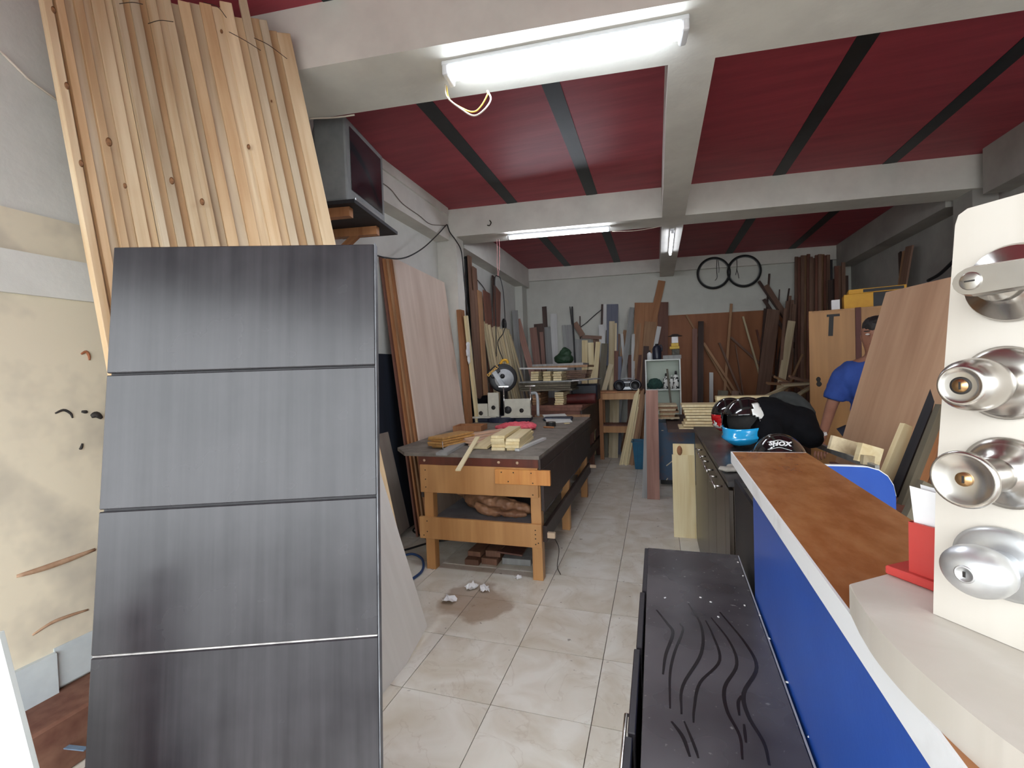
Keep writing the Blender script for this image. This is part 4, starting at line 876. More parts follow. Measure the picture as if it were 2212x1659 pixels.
tag(tube('pink_string', paint('pink_string', (214, 150, 150), None, rough=.7), spline([ony(1058, 488, 5.2), ony(1073, 520, 5.28), ony(1074, 570, 5.29), ony(1076, 598, 5.3), ony(1079, 560, 5.29), ony(1077, 510, 5.28), ony(1066, 488, 5.2)], 5), .0028, None, 5), 'pink string hanging from the middle beam holding the cord loop', 'string')
# ================================================================ second bench and its pile
ZB2 = ony(1207, 876, 6.25).z
b2 = Vector((-1.4, 7.0, 0)); sbn = thing('back_bench', 'dark red-brown bench behind the workbench loaded with board stacks', 'workbench', b2)
wbx('bench_top', W['red'], -2.15, -.93, 5.85, 8.1, ZB2-.04, ZB2, .002, sbn, b2)
wbx('side_board', BD, -.96, -.93, 5.9, 8.05, .55, ZB2-.04, .002, sbn, b2); wbx('front_board', W['red'], -2.1, -.95, 5.87, 5.90, .62, ZB2-.04, .002, sbn, b2); wbx('low_rail', BD, -.96, -.93, 5.95, 8.0, .22, .36, .002, sbn, b2)
for x0 in (-2.1, -1.02):
    for y0 in (5.92, 7.0, 7.95): wbx('leg', BO if y0 < 6 else W['red'], x0, x0+.08, y0, y0+.08, 0, ZB2-.04, .002, sbn, b2)
wbx('leg_block', BO, -1.0, -.90, 5.80, 5.90, .38, .58, .002, sbn, b2)
tag(box('edge_strip_board', W['red'], (-1.35, 5.92, ZB2+.0155), (.85, .10, .03), Euler((0, 0, .02)), None), 'reddish strip lying along the front of the back bench', 'strip')
tag(box('edge_strip_board', W['tan'], (-1.15, 5.70, .914), (.7, .09, .025), Euler((0, 0, .02)), None), 'tan strip lying between the two benches', 'strip')
YS = 6.25
def stackcol(u0, u1, vlist, lab, mt, d=.5, y=YS):
    for k, (v0, v1) in enumerate(reversed(vlist)):
        j = random.uniform(-1.2, 1.2)
        o = pbox('stacked_board', mt, u0+j, v0, u1+j, v1, y+random.uniform(-.015, .015), d); tag(o, '%s board from the bottom in the %s' % (ORD[k], lab), 'board', lab)
Az = lambda x, y: zp('A', x, y)
def vs(lo, hi, n, x): # pixel rows between two zoom rows
    a, b = Az(x, lo)[1], Az(x, hi)[1]; h = (b-a)/n; return [(a+h*k+.3, a+h*(k+1)-.5) for k in range(n)]
stackcol(Az(1405, 0)[0], Az(1475, 0)[0], vs(375, 490, 5, 1440), 'lower left support stack on the back bench', W['tan'])
stackcol(Az(1610, 0)[0], Az(1690, 0)[0], vs(370, 490, 6, 1650), 'lower right support stack on the back bench', W['cream'])
for k in range(4):
    a, b = vs(280, 362, 4, 1500)[3-k]; j = random.uniform(-3, 3)
    o = pbox('long_board', W['olive'], Az(1285, 0)[0]+j, a, Az(1760, 0)[0]+j, b, YS-.04, .62); tag(o, '%s from the bottom of the long olive boards laid across the support stacks' % ORD[k], 'board', 'long olive boards on the back bench')
stackcol(Az(1390, 0)[0], Az(1460, 0)[0], vs(180, 268, 4, 1420), 'upper left support stack on the back bench', W['cream'])
stackcol(Az(1502, 0)[0], Az(1570, 0)[0], vs(178, 270, 4, 1530), 'upper middle support stack on the back bench', W['cream'])
stackcol(Az(1595, 0)[0], Az(1670, 0)[0], vs(180, 268, 4, 1630), 'upper right support stack on the back bench', W['cream'], .6)
o = pbox('wide_sheet', W['gray'], Az(1283, 0)[0], Az(0, 268)[1], Az(1790, 0)[0], Az(0, 281)[1], YS-.05, .95); tag(o, 'wide grey sheet lying on the long olive boards', 'sheet')
p1, p2 = ony(*Az(1295, 153), YS-.02), ony(*Az(1730, 153), YS-.02)
tag(board('white_lath', W['white'], p1, p2, (0, 1, 0), .10, .022), 'white lath lying across the upper support stacks', 'lath')
o = pbox('top_sheet', W['tan'], Az(1380, 0)[0], Az(0, 128)[1], Az(1910, 0)[0], Az(0, 148)[1], YS+.10, .7); tag(o, 'thin tan sheet on top of the board pile', 'sheet')
o = pbox('top_sheet', W['gray'], Az(1400, 0)[0], Az(0, 108)[1], Az(1870, 0)[0], Az(0, 130)[1], YS+.25, .6); tag(o, 'grey topmost sheet of the board pile on the back bench', 'sheet')
o = slab('white_edged_sheet', W['white'], ony(*Az(1800, 300), 6.1), ony(*Az(2005, 222), 7.2), ony(*Az(1800, 290), 6.1), .10); tag(o, 'white-edged strip slanting out of the board pile', 'strip')
for k in range(5):
    o = pbox('brown_sheet', W['brown'], Az(1690+k*6, 0)[0], Az(0, 170+k*16)[1], Az(1905-k*4, 0)[0], Az(0, 182+k*16)[1], YS+.35+.02*k, .6); tag(o, '%s thin brown sheet from the top right of the upper support stacks' % ORD[k], 'sheet', 'thin brown sheets in the board pile')
o = pbox('dark_machine', paint('dark_machine', (24, 26, 34), (38, 42, 54), rough=.5, scale=8), Az(1760, 0)[0], Az(0, 300)[1], Az(2000, 0)[0], Az(0, 452)[1], 6.75, .4, None, .02); tag(o, 'dark machine standing under the slanting strip at the back bench', 'machine')
o = blob('red_roll', paint('dark_red_roll', (96, 34, 30), (74, 26, 24), rough=.6, scale=9), [('t', [(-.28, 0, 0), (.28, 0, 0)], .075)], .012, .005, .05, None, Vector((ony(*Az(1810, 455), 6.55).x, 6.55, ZB2+.072))); tag(o, 'dark red roll lying on the back bench', 'roll')
GRN = paint('green_bag', (34, 66, 40), (22, 46, 28), rough=.6, scale=14)
q = ony(1218, 781, 7.2); o = blob('green_bag', GRN, [('e', (0, 0, .04), (.16, .12, .09)), ('e', (.03, 0, .12), (.10, .08, .09)), ('e', (.01, 0, .18), (.05, .05, .05))], .014, .02, .06, None, q); tag(o, 'crumpled dark green bag behind the board pile', 'bag')

# ================================================================ table, radio, shelf, bin
YT = 7.55
q0, q1 = ony(1290, 845, YT), ony(1392, 845, YT); zt = (q0.z+q1.z)/2; to = Vector(((q0.x+q1.x)/2, YT+.2, 0)); wT = q1.x-q0.x
tb = thing('small_table', 'small orange-brown wooden table carrying the radio', 'table', to)
box('top', W['orange'], (0, 0, zt-.015), (wT, .42, .03), None, tb, .003); box('apron', BO, (0, -.17, zt-.08), (wT-.08, .03, .11), None, tb); box('stretcher', BO, (0, -.15, zt-.62), (wT-.06, .03, .12), None, tb); box('shelf', W['red'], (0, 0, zt-.56), (wT-.08, .36, .02), None, tb)
for sx in (-1, 1):
    for sy in (-1, 1): box('leg', W['orange'], (sx*(wT/2-.05), sy*.16, (zt-.03)/2), (.06, .06, zt-.03), None, tb)
RADK = paint('radio_navy', (30, 34, 46), (22, 24, 32), rough=.4, scale=9); RADS = paint('radio_silver', (168, 172, 176), None, rough=.35, metal=.5)
ra, rb_ = ony(1326, 830, YT+.05), ony(1384, 830, YT+.05); rw = rb_.x-ra.x; rc = Vector(((ra.x+rb_.x)/2, YT+.12, zt)); rh_ = .175
rd = thing('portable_radio', 'silver and dark portable stereo radio on the small table', 'radio', rc)
for s in (-1, 1):
    lathe('speaker_housing', RADK, [(0, 0), (.095, 0), (.095, .15), (.08, .165), (0, .165)], rd, (s*(rw/2-.085), .08, .09), Euler((PI/2, 0, 0)), 28, sy=.93)
    lathe('speaker_cone', BLACKP, [(0, 0), (.062, 0), (.066, .006), (.070, .002)], rd, (s*(rw/2-.085), -.087, .09), Euler((PI/2, 0, 0)), 24); s > 0 and lathe('speaker_ring', RADS, [(.070, 0), (.078, 0), (.078, .004), (.070, .004), (.070, 0)], rd, (s*(rw/2-.085), -.086, .09), Euler((PI/2, 0, 0)), 24)
box('body', RADK, (0, .01, .085), (rw-.16, .15, .165), None, rd, .012, 2); box('cd_lid', RADS, (0, -.02, .145), (.22, .10, .045), Euler((.35, 0, 0)), rd, .012, 2); box('cassette_door', RADS, (0, -.068, .045), (.17, .012, .05), None, rd, .005); box('display', BLACKP, (0, -.068, .088), (.16, .01, .03), None, rd, .004)
tube('handle', RADS, spline([(-rw/2+.1, .04, .15), (-rw/2+.13, .04, .195), (rw/2-.13, .04, .195), (rw/2-.1, .04, .15)], 5), .008, rd, 8); tube('antenna', CHROME, [(.10, .06, .17), (.12, .07, .36)], .0025, rd, 6)
# shelf unit
YSH = 7.0
s0, s1 = ony(1393, 777, YSH), ony(1470, 775, YSH); sw = s1.x-s0.x; so_ = Vector(((s0.x+s1.x)/2, YSH+.14, 0)); sh = (s0.z+s1.z)/2; zm = ony(1430, 842, YSH).z
su = thing('shelf_unit', 'narrow open white shelf unit with bottles in front of the hardboard wall', 'shelf', so_)
SW_ = paint('white_shelf_board', (212, 216, 212), (196, 200, 196), rough=.5, scale=5)
box('top', SW_, (0, 0, sh-.009), (sw, .28, .018), None, su); box('shelf', SW_, (0, 0, zm), (sw-.036, .27, .018), None, su); box('back', paint('pale_green_back', (186, 196, 184), None, rough=.6), (0, .135, sh/2), (sw-.01, .008, sh-.02), None, su)
for s in (-1, 1): box('side', SW_, (s*(sw/2-.009), 0, (sh-.018)/2), (.018, .28, sh-.018), None, su)
box('bottom_shelf', SW_, (0, 0, .25), (sw-.036, .27, .018), None, su)
def bottle(u, v0, v1, r, mt, cap, lab, y, base):
    z1 = ony(u, v0, y).z; x = ony(u, (v0+v1)/2, y).x; h = z1-base; t = thing('bottle', lab, 'bottle', (x, y, base))
    lathe('body', mt, [(0, 0), (r, 0), (r, h*.62), (r*.75, h*.72), (r*.35, h*.78), (r*.35, h*.82), (0, h*.82)], t, seg=16); lathe('cap', cap, [(0, h*.82), (r*.42, h*.82), (r*.36, h*.97), (r*.1, h), (0, h)], t, seg=12); return t
GLUE = paint('glue_bottle_print', (222, 222, 218), (28, 28, 32), rough=.4, scale=22, lo=.52, hi=.56, detail=1)
bottle(1439, 806, 839, .042, GLUE, BLACKP, 'left black and white glue bottle in the white shelf unit', YSH+.10, zm+.009); bottle(1451, 810, 839, .038, GLUE, WHITEP, 'middle black and white glue bottle in the white shelf unit', YSH+.14, zm+.009); bottle(1460, 801, 839, .042, GLUE, BLACKP, 'right tall glue bottle with dark cap in the white shelf unit', YSH+.09, zm+.009)
bottle(1403, 757, 776, .035, paint('white_can', (206, 210, 212), None, rough=.35), BLACKP, 'white spray bottle on top of the white shelf unit', YSH+.12, sh)
jg = thing('black_jug', 'dark blue-black plastic jug on top of the white shelf unit', 'jug', (ony(1419, 765, YSH+.15).x, YSH+.15, sh))
lathe('body', paint('navy_jug', (26, 30, 46), None, rough=.35), [(0, 0), (.062, 0), (.065, .02), (.065, .16), (.045, .20), (.02, .215), (0, .215)], jg, seg=20); lathe('cap', BLACKP, [(0, .215), (.022, .215), (.022, .235), (0, .235)], jg, seg=12); tube('handle', MATS['navy_jug'], spline([(.02, 0, .20), (.06, 0, .21), (.075, 0, .17), (.066, 0, .12)], 4), .010, jg, 8)
q = ony(1415, 833, YSH+.12); o = blob('green_sponge', paint('dark_green_bundle', (40, 74, 66), (28, 52, 48), rough=.9, scale=30), [('e', (0, 0, .07), (.10, .08, .08)), ('e', (-.05, .01, .04), (.07, .06, .05)), ('e', (.05, -.01, .045), (.07, .06, .05))], .012, .02, .03, None, Vector((q.x, q.y, zm+.02))); tag(o, 'dark green bundle lying in the white shelf unit', 'bundle')
tag(board('shelf_stick', W['olive'], Vector((ony(1464, 960, YSH-.2).x, YSH-.2, 0)), ony(1441, 797, YSH-.02), (1, 0, 0), .028, .012), 'olive stick leaning across the front of the white shelf unit', 'stick')
YEL = paint('yellow_box', (206, 170, 44), (186, 150, 36), rough=.5, scale=7)
def onshelf(u0, v0, u1, v1, mt, nm, lab, cat): return tag(pbox(nm, mt, u0, v0, u1, v1, YSH+.06, .14, None, .003), lab, cat)
onshelf(1432, 767, 1472, 775, W['gray'], 'grey_boards', 'grey board slab lying on the white shelf unit', 'board'); onshelf(1452, 754, 1468, 766.5, paint('dark_box', (40, 38, 36), (90, 86, 70), rough=.6, scale=30), 'dark_box', 'small dark patterned box under the yellow boxes', 'box'); onshelf(1447, 748, 1468, 753.8, YEL, 'yellow_box', 'lower yellow box on the white shelf unit', 'box'); onshelf(1450, 741, 1466, 747.8, YEL, 'yellow_box', 'upper yellow box on the white shelf unit', 'box'); onshelf(1451, 727, 1465, 740.8, PAPER, 'white_box', 'small white box on top of the yellow boxes', 'box')
q = ony(1458, 726, YSH+.13); o = lathe('round_hat', paint('dark_felt', (54, 46, 42), None, rough=.9), [(0, .03), (.04, .028), (.06, .012), (.10, .0), (.10, -.004), (0, -.004)], None, (q.x, q.y, q.z), None, 20); tag(o, 'small round dark lid on the white box', 'lid')
# sticks leaning on the table, bin
for k in range(9):
    u2 = 1338+k*5.2; b_ = onz(1338+k*4.2, 952+(k % 3)*5, 0); b_ = Vector((b_.x*.86, 7.15+.03*(k % 3), .0)); b_.x = ony(1338+k*4.2, 960, 7.15).x
    T_ = ony(1372+k*2.6, 852-(k % 4)*4, 7.46)
    tag(board('lath', W['tan'] if k > 4 else W['cream'], b_, T_, (1, 0, 0), .026, .016), '%s lath from the left in the fan leaning on the small table' % ORD[k], 'lath', 'laths leaning on the small table')
BIN = paint('teal_blue_plastic', (28, 104, 140), (22, 88, 122), rough=.45, scale=5)
q = Vector((ony(1386, 960, 6.9).x, 7.0, 0)); bn = thing('blue_bin', 'teal-blue plastic bin on the floor beside the leaning laths', 'bin', q)
bm = bmesh.new(); hb = .40; ri = []
for (hw, hd, z) in ((.10, .10, 0), (.13, .13, hb), (.145, .145, hb), (.145, .145, hb+.012), (.12, .12, hb+.012), (.09, .09, .02)): ri.append([bm.verts.new((sx*hw, sy*hd, z)) for sx, sy in ((-1, -1), (1, -1), (1, 1), (-1, 1))])
for a, b in zip(ri, ri[1:]):
    for k in range(4): bm.faces.new((a[k], a[(k+1) % 4], b[(k+1) % 4], b[k]))
bm.faces.new(ri[0]); bm.faces.new(ri[-1]); fin('body', bm, BIN, bn)
for s in (-1, 1): box('rib', BIN, (s*.06, -.118, .2), (.012, .012, .38), Euler((.075, 0, 0)), bn)
# ================================================================ blue cabinet bench in the middle
MB = paint('scuffed_blue_metal', (58, 84, 112), (112, 76, 64), rough=.5, scale=5, lo=.5, hi=.72, detail=6)
bc = thing('blue_metal_cabinet', 'scuffed dark blue metal cabinet with flaked paint in the middle of the room', 'cabinet', (.55, 6.25, 0))
x0 = -.0; box('body', MB, (-.05, 0, .44), (1.0, .6, .72), None, bc, .004); box('feet_rail', BLACKP, (-.05, .05, .04), (.96, .45, .08), None, bc)
box('top', W['dark'], (.2, -.45, .82), (1.3, 1.55, .035), None, bc)
FLK = paint('flaked_white_paint', (206, 196, 176), None, rough=.8)
for (u, v, a, b) in ((1434, 890, 10, 4), (1440, 897, 6, 8), (1428, 903, 5, 6), (1450, 893, 8, 3), (1431, 930, 1.5, 4), (1446, 1001, 2, 16), (1452, 905, 5, 4), (1441, 1035, 5, 2), (1459, 884, 4, 3)):
    q = ony(u, v, 5.945)-Vector(bc.location); s = 6.0/FPX; box('paint_flake', FLK, q, (a*s, .004, b*s), Euler((0, u, 0)) if a < 9 else None, bc)
pb = thing('pinkish_board', 'pinkish board standing on the floor before the blue metal cabinet', 'board', (-.08, 5.36, 0))
fo = Vector(pb.location); board('face_board', W['pink'], Vector((-.065, 5.34, 0))-fo, ony(1408, 843, 5.56)-fo, (1, 0, 0), .135, .02, pb); board('side_board', W['gray'], Vector((-.14, 5.37, 0))-fo, ony(1403, 850, 5.60)-fo, (1, 0, 0), .10, .018, pb)
for k in range(7):   # tan offcuts on the cabinet
    v = 905-k*4.4; o = pbox('offcut', W['tan'] if k % 2 else W['pale'], 1424+random.uniform(-3, 3)-(6 if k > 4 else 0), v-3.6, 1462+random.uniform(-6, 10), v, 5.75+.02*(k % 2), .35); tag(o, '%s offcut from the bottom in the tan pile on the blue cabinet' % ORD[k], 'offcut', 'tan offcuts on the blue cabinet')
rows = [(1467, 924, 929.5), (1476, 917.5, 923), (1480, 911, 917), (1484, 904, 910), (1482, 898, 903.5), (1479, 891.5, 897), (1478, 885, 891), (1473, 873.5, 879.5), (1475, 880, 884.7)]
rows.sort(key=lambda r: -r[2])
for k, (u, v0, v1) in enumerate(rows):
    o = pbox('pale_lumber', W['cream'], u, v0, 1690+random.uniform(-14, 14), v1-.8, 5.02+random.uniform(-.02, .02), .30); tag(o, '%s board from the bottom in the pale stack behind the helmets' % ORD[k], 'board', 'pale lumber stack behind the helmets')
o = pbox('pale_lumber', W['cream'], 1548, 855.5, 1706, 863.5, 5.16, .16); tag(o, 'topmost pale board behind the helmets, set to the right', 'board', 'pale lumber stack behind the helmets')
o = pbox('pale_lumber', W['cream'], 1550, 864, 1700, 873, 5.14, .18); tag(o, 'second pale board from the top behind the helmets, set to the right', 'board', 'pale lumber stack behind the helmets')
# ================================================================ boards leaning on the far wall
def L6(key, p1, p2, w, dt, lab, z=6, cat='board', nm='leaning_board', t=.02, kind='far', db=None, ww=None, zb=0):
    a, b = zp(z, *p1), zp(z, *p2); s = ZOOM[z][2]
    return lean(nm, W[key], a, b, w/s, kind, dt, db if db is not None else dt+.32, t, zb, ww, None, lab, cat)
far = [
 ('gray', (140, 660), (170, 1100), 55, .62, 'dark grey board leaning in the far left corner'),
 ('pink', (165, 742), (280, 1165), 55, .50, 'long pinkish board slanting from the far left corner'),
 ('pink', (312, 820), (350, 1160), 66, .09, 'wide pinkish board second from the far left corner'),
 ('dark', (362, 785), (385, 1160), 84, .05, 'broad dark brown board near the far left corner'),
 ('dark', (418, 622), (428, 800), 42, .03, 'tall dark plank standing above the broad dark brown board'),
 ('pink', (390, 862), (412, 1160), 34, .14, 'narrow pinkish board in front of the broad dark one'),
 ('gray', (447, 815), (468, 1150), 58, .08, 'pale grey board beside the narrow pinkish one'),
 ('white', (505, 690), (516, 1050), 62, .04, 'tall white board left of the green bag'),
 ('gray', (600, 797), (626, 1030), 34, .05, 'narrow grey board behind the green bag'),
 ('gray', (652, 795), (666, 1050), 66, .09, 'broad pale grey board above the green bag'),
 ('black', (660, 622), (690, 900), 8, .03, 'thin black rod left of the black batten on the far wall'),
 ('black', (680, 622), (702, 1030), 16, .12, 'tall black batten above the green bag'),
 ('dark', (755, 712), (757, 900), 10, .03, 'short dark rod right of the black batten'),
 ('dark', (965, 600), (960, 790), 20, .04, 'dark batten left of the blue-grey board'),
 ('white', (990, 600), (990, 780), 30, .03, 'narrow white board left of the blue-grey board'),
 ('blue', (1062, 600), (1060, 850), 104, .06, 'tall blue-grey board on the far wall'),
 ('white', (957, 792), (962, 910), 54, .14, 'small white board in front of the dark batten'),
 ('gray', (745, 930), (735, 1140), 72, .16, 'light grey board left of the cream boards'),
 ('cream', (800, 940), (800, 1170), 54, .22, 'left cream board of three behind the board pile'),
 ('cream', (856, 962), (862, 1260), 54, .26, 'middle cream board of three behind the board pile'),
 ('cream', (926, 955), (900, 1280), 44, .30, 'right cream board of three behind the board pile'),
 ('brown', (920, 905), (915, 1100), 80, .10, 'brown board behind the three cream boards'),
 ('olive', (988, 970), (962, 1330), 58, .22, 'wide dark olive board right of the cream boards'),
 ('olive', (1016, 845), (1010, 1000), 34, .10, 'narrow dark olive board below the blue-grey one'),
 ('pale', (1056, 760), (1050, 1160), 50, .16, 'tall pale board below the blue-grey one'),
 ('pale', (1093, 778), (1090, 1040), 20, .12, 'thin pale strip beside the tall pale board'),
 ('brown', (1120, 880), (1108, 1040), 32, .09, 'narrow brown board right of the thin pale strip'),
 ('red', (1096, 1040), (1096, 1140), 40, .20, 'short reddish board left of the radio'),
 ('blue', (1132, 1092), (1130, 1290), 32, .24, 'short bluish board behind the radio'),
 ('gray', (1247, 630), (1160, 1300), 44, .22, 'long pale grey board slanting behind the radio'),
 ('white', (1148, 880), (1160, 1000), 26, .12, 'narrow white strip left of the long slanting grey board'),
 ('tan', (1188, 845), (1172, 960), 46, .08, 'tan board behind the long slanting grey board'),
 ('white', (1256, 880), (1256, 1070), 30, .16, 'white wedge-like strip right of the slanting grey board'),
 ('orange', (1380, 585), (1372, 1000), 212, .06, 'large orange-brown sheet in the middle of the far wall'),
 ('red', (1538, 580), (1532, 1000), 96, .05, 'dark reddish board at the right of the large orange-brown sheet'),
 ('orange', (1527, 378), (1482, 580), 66, .03, 'tall orange board rising above the large orange-brown sheet'),
 ('tan', (1422, 765), (1402, 1000), 108, .16, 'wide tan board in front of the large orange-brown sheet'),
 ('tan', (1312, 780), (1292, 1000), 42, .14, 'narrow tan board left of the wide tan one'),
 ('white', (1502, 810), (1468, 990), 38, .18, 'slanting white board right of the wide tan one'),
 ('dark', (1380, 995), (1374, 1120), 50, .24, 'short dark board just left of the white shelf unit'),
 ('red', (1288, 1078), (1288, 1300), 160, .20, 'low reddish panel behind the radio'),
]
for f in far: L6(*f)
L6('pale', (1048, 1165), (985, 1400), 46, .42, 'pale board slanting left of the small table', 6); L6('pale', (1042, 1225), (1050, 1420), 34, .36, 'short pale board standing left of the small table', 6)
for k, (x_, w_) in enumerate(((1000, 60), (1060, 40), (1100, 50))): L6('olive' if k == 0 else 'pale', (x_, 1490), (x_-4, 1640), w_, .50+.03*k, '%s low board from the left between the benches and the small table' % ORD[k], 6)
tag(board('slanting_offcut', W['brown'], onpl(*zp(6, 705, 775), FAR0-NW*.10, NW), onpl(*zp(6, 780, 895), FAR0-NW*.16, NW), EW, .10, .02), 'short brown offcut slanting above the grey boards', 'offcut')
tag(board('flat_offcut', W['brown'], onpl(*zp(6, 775, 905), FAR0-NW*.18, NW), onpl(*zp(6, 960, 915), FAR0-NW*.18, NW), (0, 0, 1), .06, .03), 'brown batten lying level across the board tops', 'batten')
tag(tube('bent_wire', CABK, spline([onpl(*zp(6, *p), FAR0-NW*.06, NW) for p in ((760, 815), (820, 770), (880, 715), (960, 648))], 5), .008, None, 6), 'bent dark rod arching to the dark batten on the far wall', 'rod')
right = [
 ('pink', (222, 830), (222, 1470), 44, .16, 'pinkish board right of the white shelf unit'), ('dark', (280, 760), (276, 1470), 48, .20, 'tall dark board right of the pinkish one by the shelf unit'),
 ('tan', (140, 698), (245, 880), 16, .05, 'thin tan stick slanting above the shelf unit', ), ('tan', (305, 965), (570, 1370), 22, .22, 'tan stick slanting to the right across the hardboard wall', .6),
 ('tan', (567, 595), (515, 1270), 22, .05, 'tall tan stick under the left bicycle wheel'), ('pale', (675, 715), (820, 1220), 16, .09, 'pale thin stick slanting under the right bicycle wheel'),
 ('brown', (560, 910), (780, 1110), 20, .12, 'brown stick slanting right in the middle of the hardboard wall', .9), ('brown', (452, 962), (620, 1360), 18, .15, 'brown stick left of the thin upright rod'),
 ('brown', (605, 980), (680, 1460), 10, .18, 'very thin brown rod in the middle of the hardboard wall'), ('red', (805, 840), (850, 1040), 16, .05, 'short reddish stick on the hardboard wall'),
 ('dark', (886, 640), (850, 1080), 22, .10, 'dark batten left of the wide dark brown plank'), ('brown', (965, 650), (868, 1390), 112, .24, 'wide dark brown plank leaning right of the hardboard wall'),
 ('dark', (824, 382), (1005, 640), 26, .06, 'dark batten slanting below the right bicycle wheel', 1.75), ('brown', (890, 420), (1085, 720), 46, .10, 'brown plank slanting below the right bicycle wheel', 1.6),
 ('dark', (872, 552), (1150, 975), 28, .16, 'long dark batten slanting across the wide brown plank', 1.1), ('dark', (925, 312), (914, 470), 15, .03, 'thin dark stick rising beside the right bicycle wheel'),
 ('dark', (1021, 460), (1014, 600), 7, .03, 'very thin dark stick right of the slanting battens'), ('dark', (1112, 450), (1090, 600), 12, .04, 'thin dark stick left of the tall brown bundle'),
 ('pale', (1135, 757), (1018, 1460), 64, .42, 'pale clean board leaning beside the yellow locker'), ('tan', (1236, 1070), (1110, 1360), 18, .50, 'short tan stick leaning right of the pale clean board'),
 ('white', (377, 1243), (377, 1430), 34, .34, 'short white board standing before the hardboard wall'),
]
for f in right: L6(f[0], f[1], f[2], f[3], f[4], f[5], 7, zb=f[6] if len(f) > 6 else 0, db=f[4]+(.32 if len(f) < 7 else .12))
xs = [1168, 1196, 1226, 1252, 1282, 1306, 1334, 1360, 1388, 1416, 1442, 1468]
for k, x_ in enumerate(xs):
    L6(('brown', 'red', 'brown', 'tan', 'red', 'brown')[k % 6], (x_+12, 120+random.uniform(0, 45)), (x_+10, 640), 27, .10+.05*(k % 3), '%s batten from the left in the tall brown bundle by the far right corner' % ORD[k], 7, 'batten', 'tall_batten')
for k, (x_, y_, w_) in enumerate(((1120, 520, 24), (1095, 570, 26), (1140, 560, 30), (1160, 600, 30), (1075, 640, 26))):
    L6('brown', (x_, y_), (x_-28, 1000), w_, .20+.05*k, '%s low batten in the cluster left of the tall brown bundle' % ORD[k], 7, 'batten', 'low_batten')
for k, (key, x_, y_, w_) in enumerate((('black', 1510, 180, 16), ('dark', 1498, 372, 34), ('dark', 1535, 362, 34), ('red', 1556, 240, 30), ('brown', 1588, 238, 32), ('brown', 1622, 205, 30), ('dark', 1650, 330, 30))):
    L6(key, (x_, y_), (x_+4, 700), w_, .42+.05*(k % 2), '%s piece from the left of the dark battens above the yellow locker' % ORD[k], 7, 'batten', 'corner_batten')
# offcut heap low at the far right
for k in range(14):
    q = ony(1690+random.uniform(-22, 52), 850+random.uniform(-32, 34), 6.6+random.uniform(-.2, .3)); a_ = random.uniform(-.6, .9)
    d = Vector((math.cos(a_), .2, math.sin(a_)*.7)).normalized()*random.uniform(.12, .24)
    o = board('heap_offcut', W[('tan', 'pale', 'brown', 'tan')[k % 4]], q-d, q+d, (0, 1, .2), .06, .025); tag(o, 'rough offcut in the jumbled heap left of the yellow locker', 'offcut', 'offcuts heaped left of the yellow locker')
hp = box('heap_crate', W['brown'], (ony(1712, 880, 6.7).x, 6.85, .45), (.55, .5, .9)); tag(hp, 'brown crate under the jumbled offcut heap', 'crate')
for k in range(6):
    q = ony(1545+k*14, 850, 7.3); hh = random.uniform(.85, 1.12); o = box('low_offcut', W[('brown', 'olive', 'tan')[k % 3]], (q.x, 7.4+.05*(k % 2), hh/2), (random.uniform(.09, .17), .05, hh), Euler((-.06, random.uniform(-.1, .1), 0))); tag(o, '%s short board from the left in the low row before the hardboard wall' % ORD[k], 'board', 'low boards before the hardboard wall')

# ---- bicycle wheels
TYRE = RUBBER
def wheel(u, v, lab):
    c = onpl(u, v, FAR0-NW*.09, NW); t = thing('bicycle_wheel', lab, 'wheel', c, SKEW); R = .265
    for nm, mt, rr, mi in (('tyre', TYRE, R, .016), ('rim', paint('grey_rim', (120, 122, 124), None, rough=.4, metal=.8), R-.022, .008)):
        bm = bmesh.new(); bm_tube(bm, [(R_*0+rr*math.cos(2*PI*k/48), 0, rr*math.sin(2*PI*k/48)) for R_, k in [(0, k) for k in range(49)]], mi, 8, False); fin(nm, bm, mt, t, smooth=True)
    return t, c
t, c = wheel(1541.6, 590, 'left bicycle wheel hanging on the far wall'); tube('hanging_cord', CABK, spline([(.06, .01, .24), (.05, .0, .05), (.055, 0, -.08), (.02, 0, -.13)], 5), .005, t, 5); tube('hanging_cord', CABK, spline([(.08, .01, .22), (.09, .0, .08), (.085, 0, .0)], 5), .004, t, 5)
t, c = wheel(1607.5, 585.5, 'right bicycle wheel hanging on the far wall'); tube('hanging_cord', CABK, spline([(-.11, .01, .22), (-.115, .0, .05), (-.14, 0, -.06)], 5), .005, t, 5); tube('hanging_cord', CABK, spline([(-.12, .01, .05), (-.10, 0, -.03), (-.085, 0, -.12)], 5), .005, t, 5)

# ================================================================ boards along the left wall behind the pillar
left = [
 ('black', (858, 135), (870, 400), .06, .05, 'narrow black board beside the white pillar'),
 ('brown', (886, 132), (960, 1380), .11, .10, 'tallest brown board leaning on the left wall behind the pillar'), ('brown', (930, 240), (1000, 1380), .13, .14, 'second brown board behind the pillar with a stepped top'),
 ('brown', (905, 440), (975, 1350), .12, .20, 'brown board in front of the tallest one behind the pillar'), ('tan', (978, 452), (1030, 1300), .13, .18, 'light brown board right of the stepped one'),
 ('red', (1040, 458), (1062, 760), .26, .10, 'broad dark red-brown sheet on the left wall'), ('dark', (1102, 318), (1120, 760), .10, .05, 'tall narrow dark board on the left wall'), ('red', (1138, 432), (1132, 760), .26, .12, 'dark brown sheet with a slanted top behind the cord loop'),
]
for key, p1, p2, w_, dt, lab in left: L6(key, p1, p2, 0, dt, lab, 5, 'board', 'leaning_board', .02, 'left', dt+.16, w_)
L6('orange', (806, 622), (880, 1600), 0, .28, 'orange wooden post standing at the white pillar', 5, 'post', 'wooden_post', .05, 'left', .36, .12)
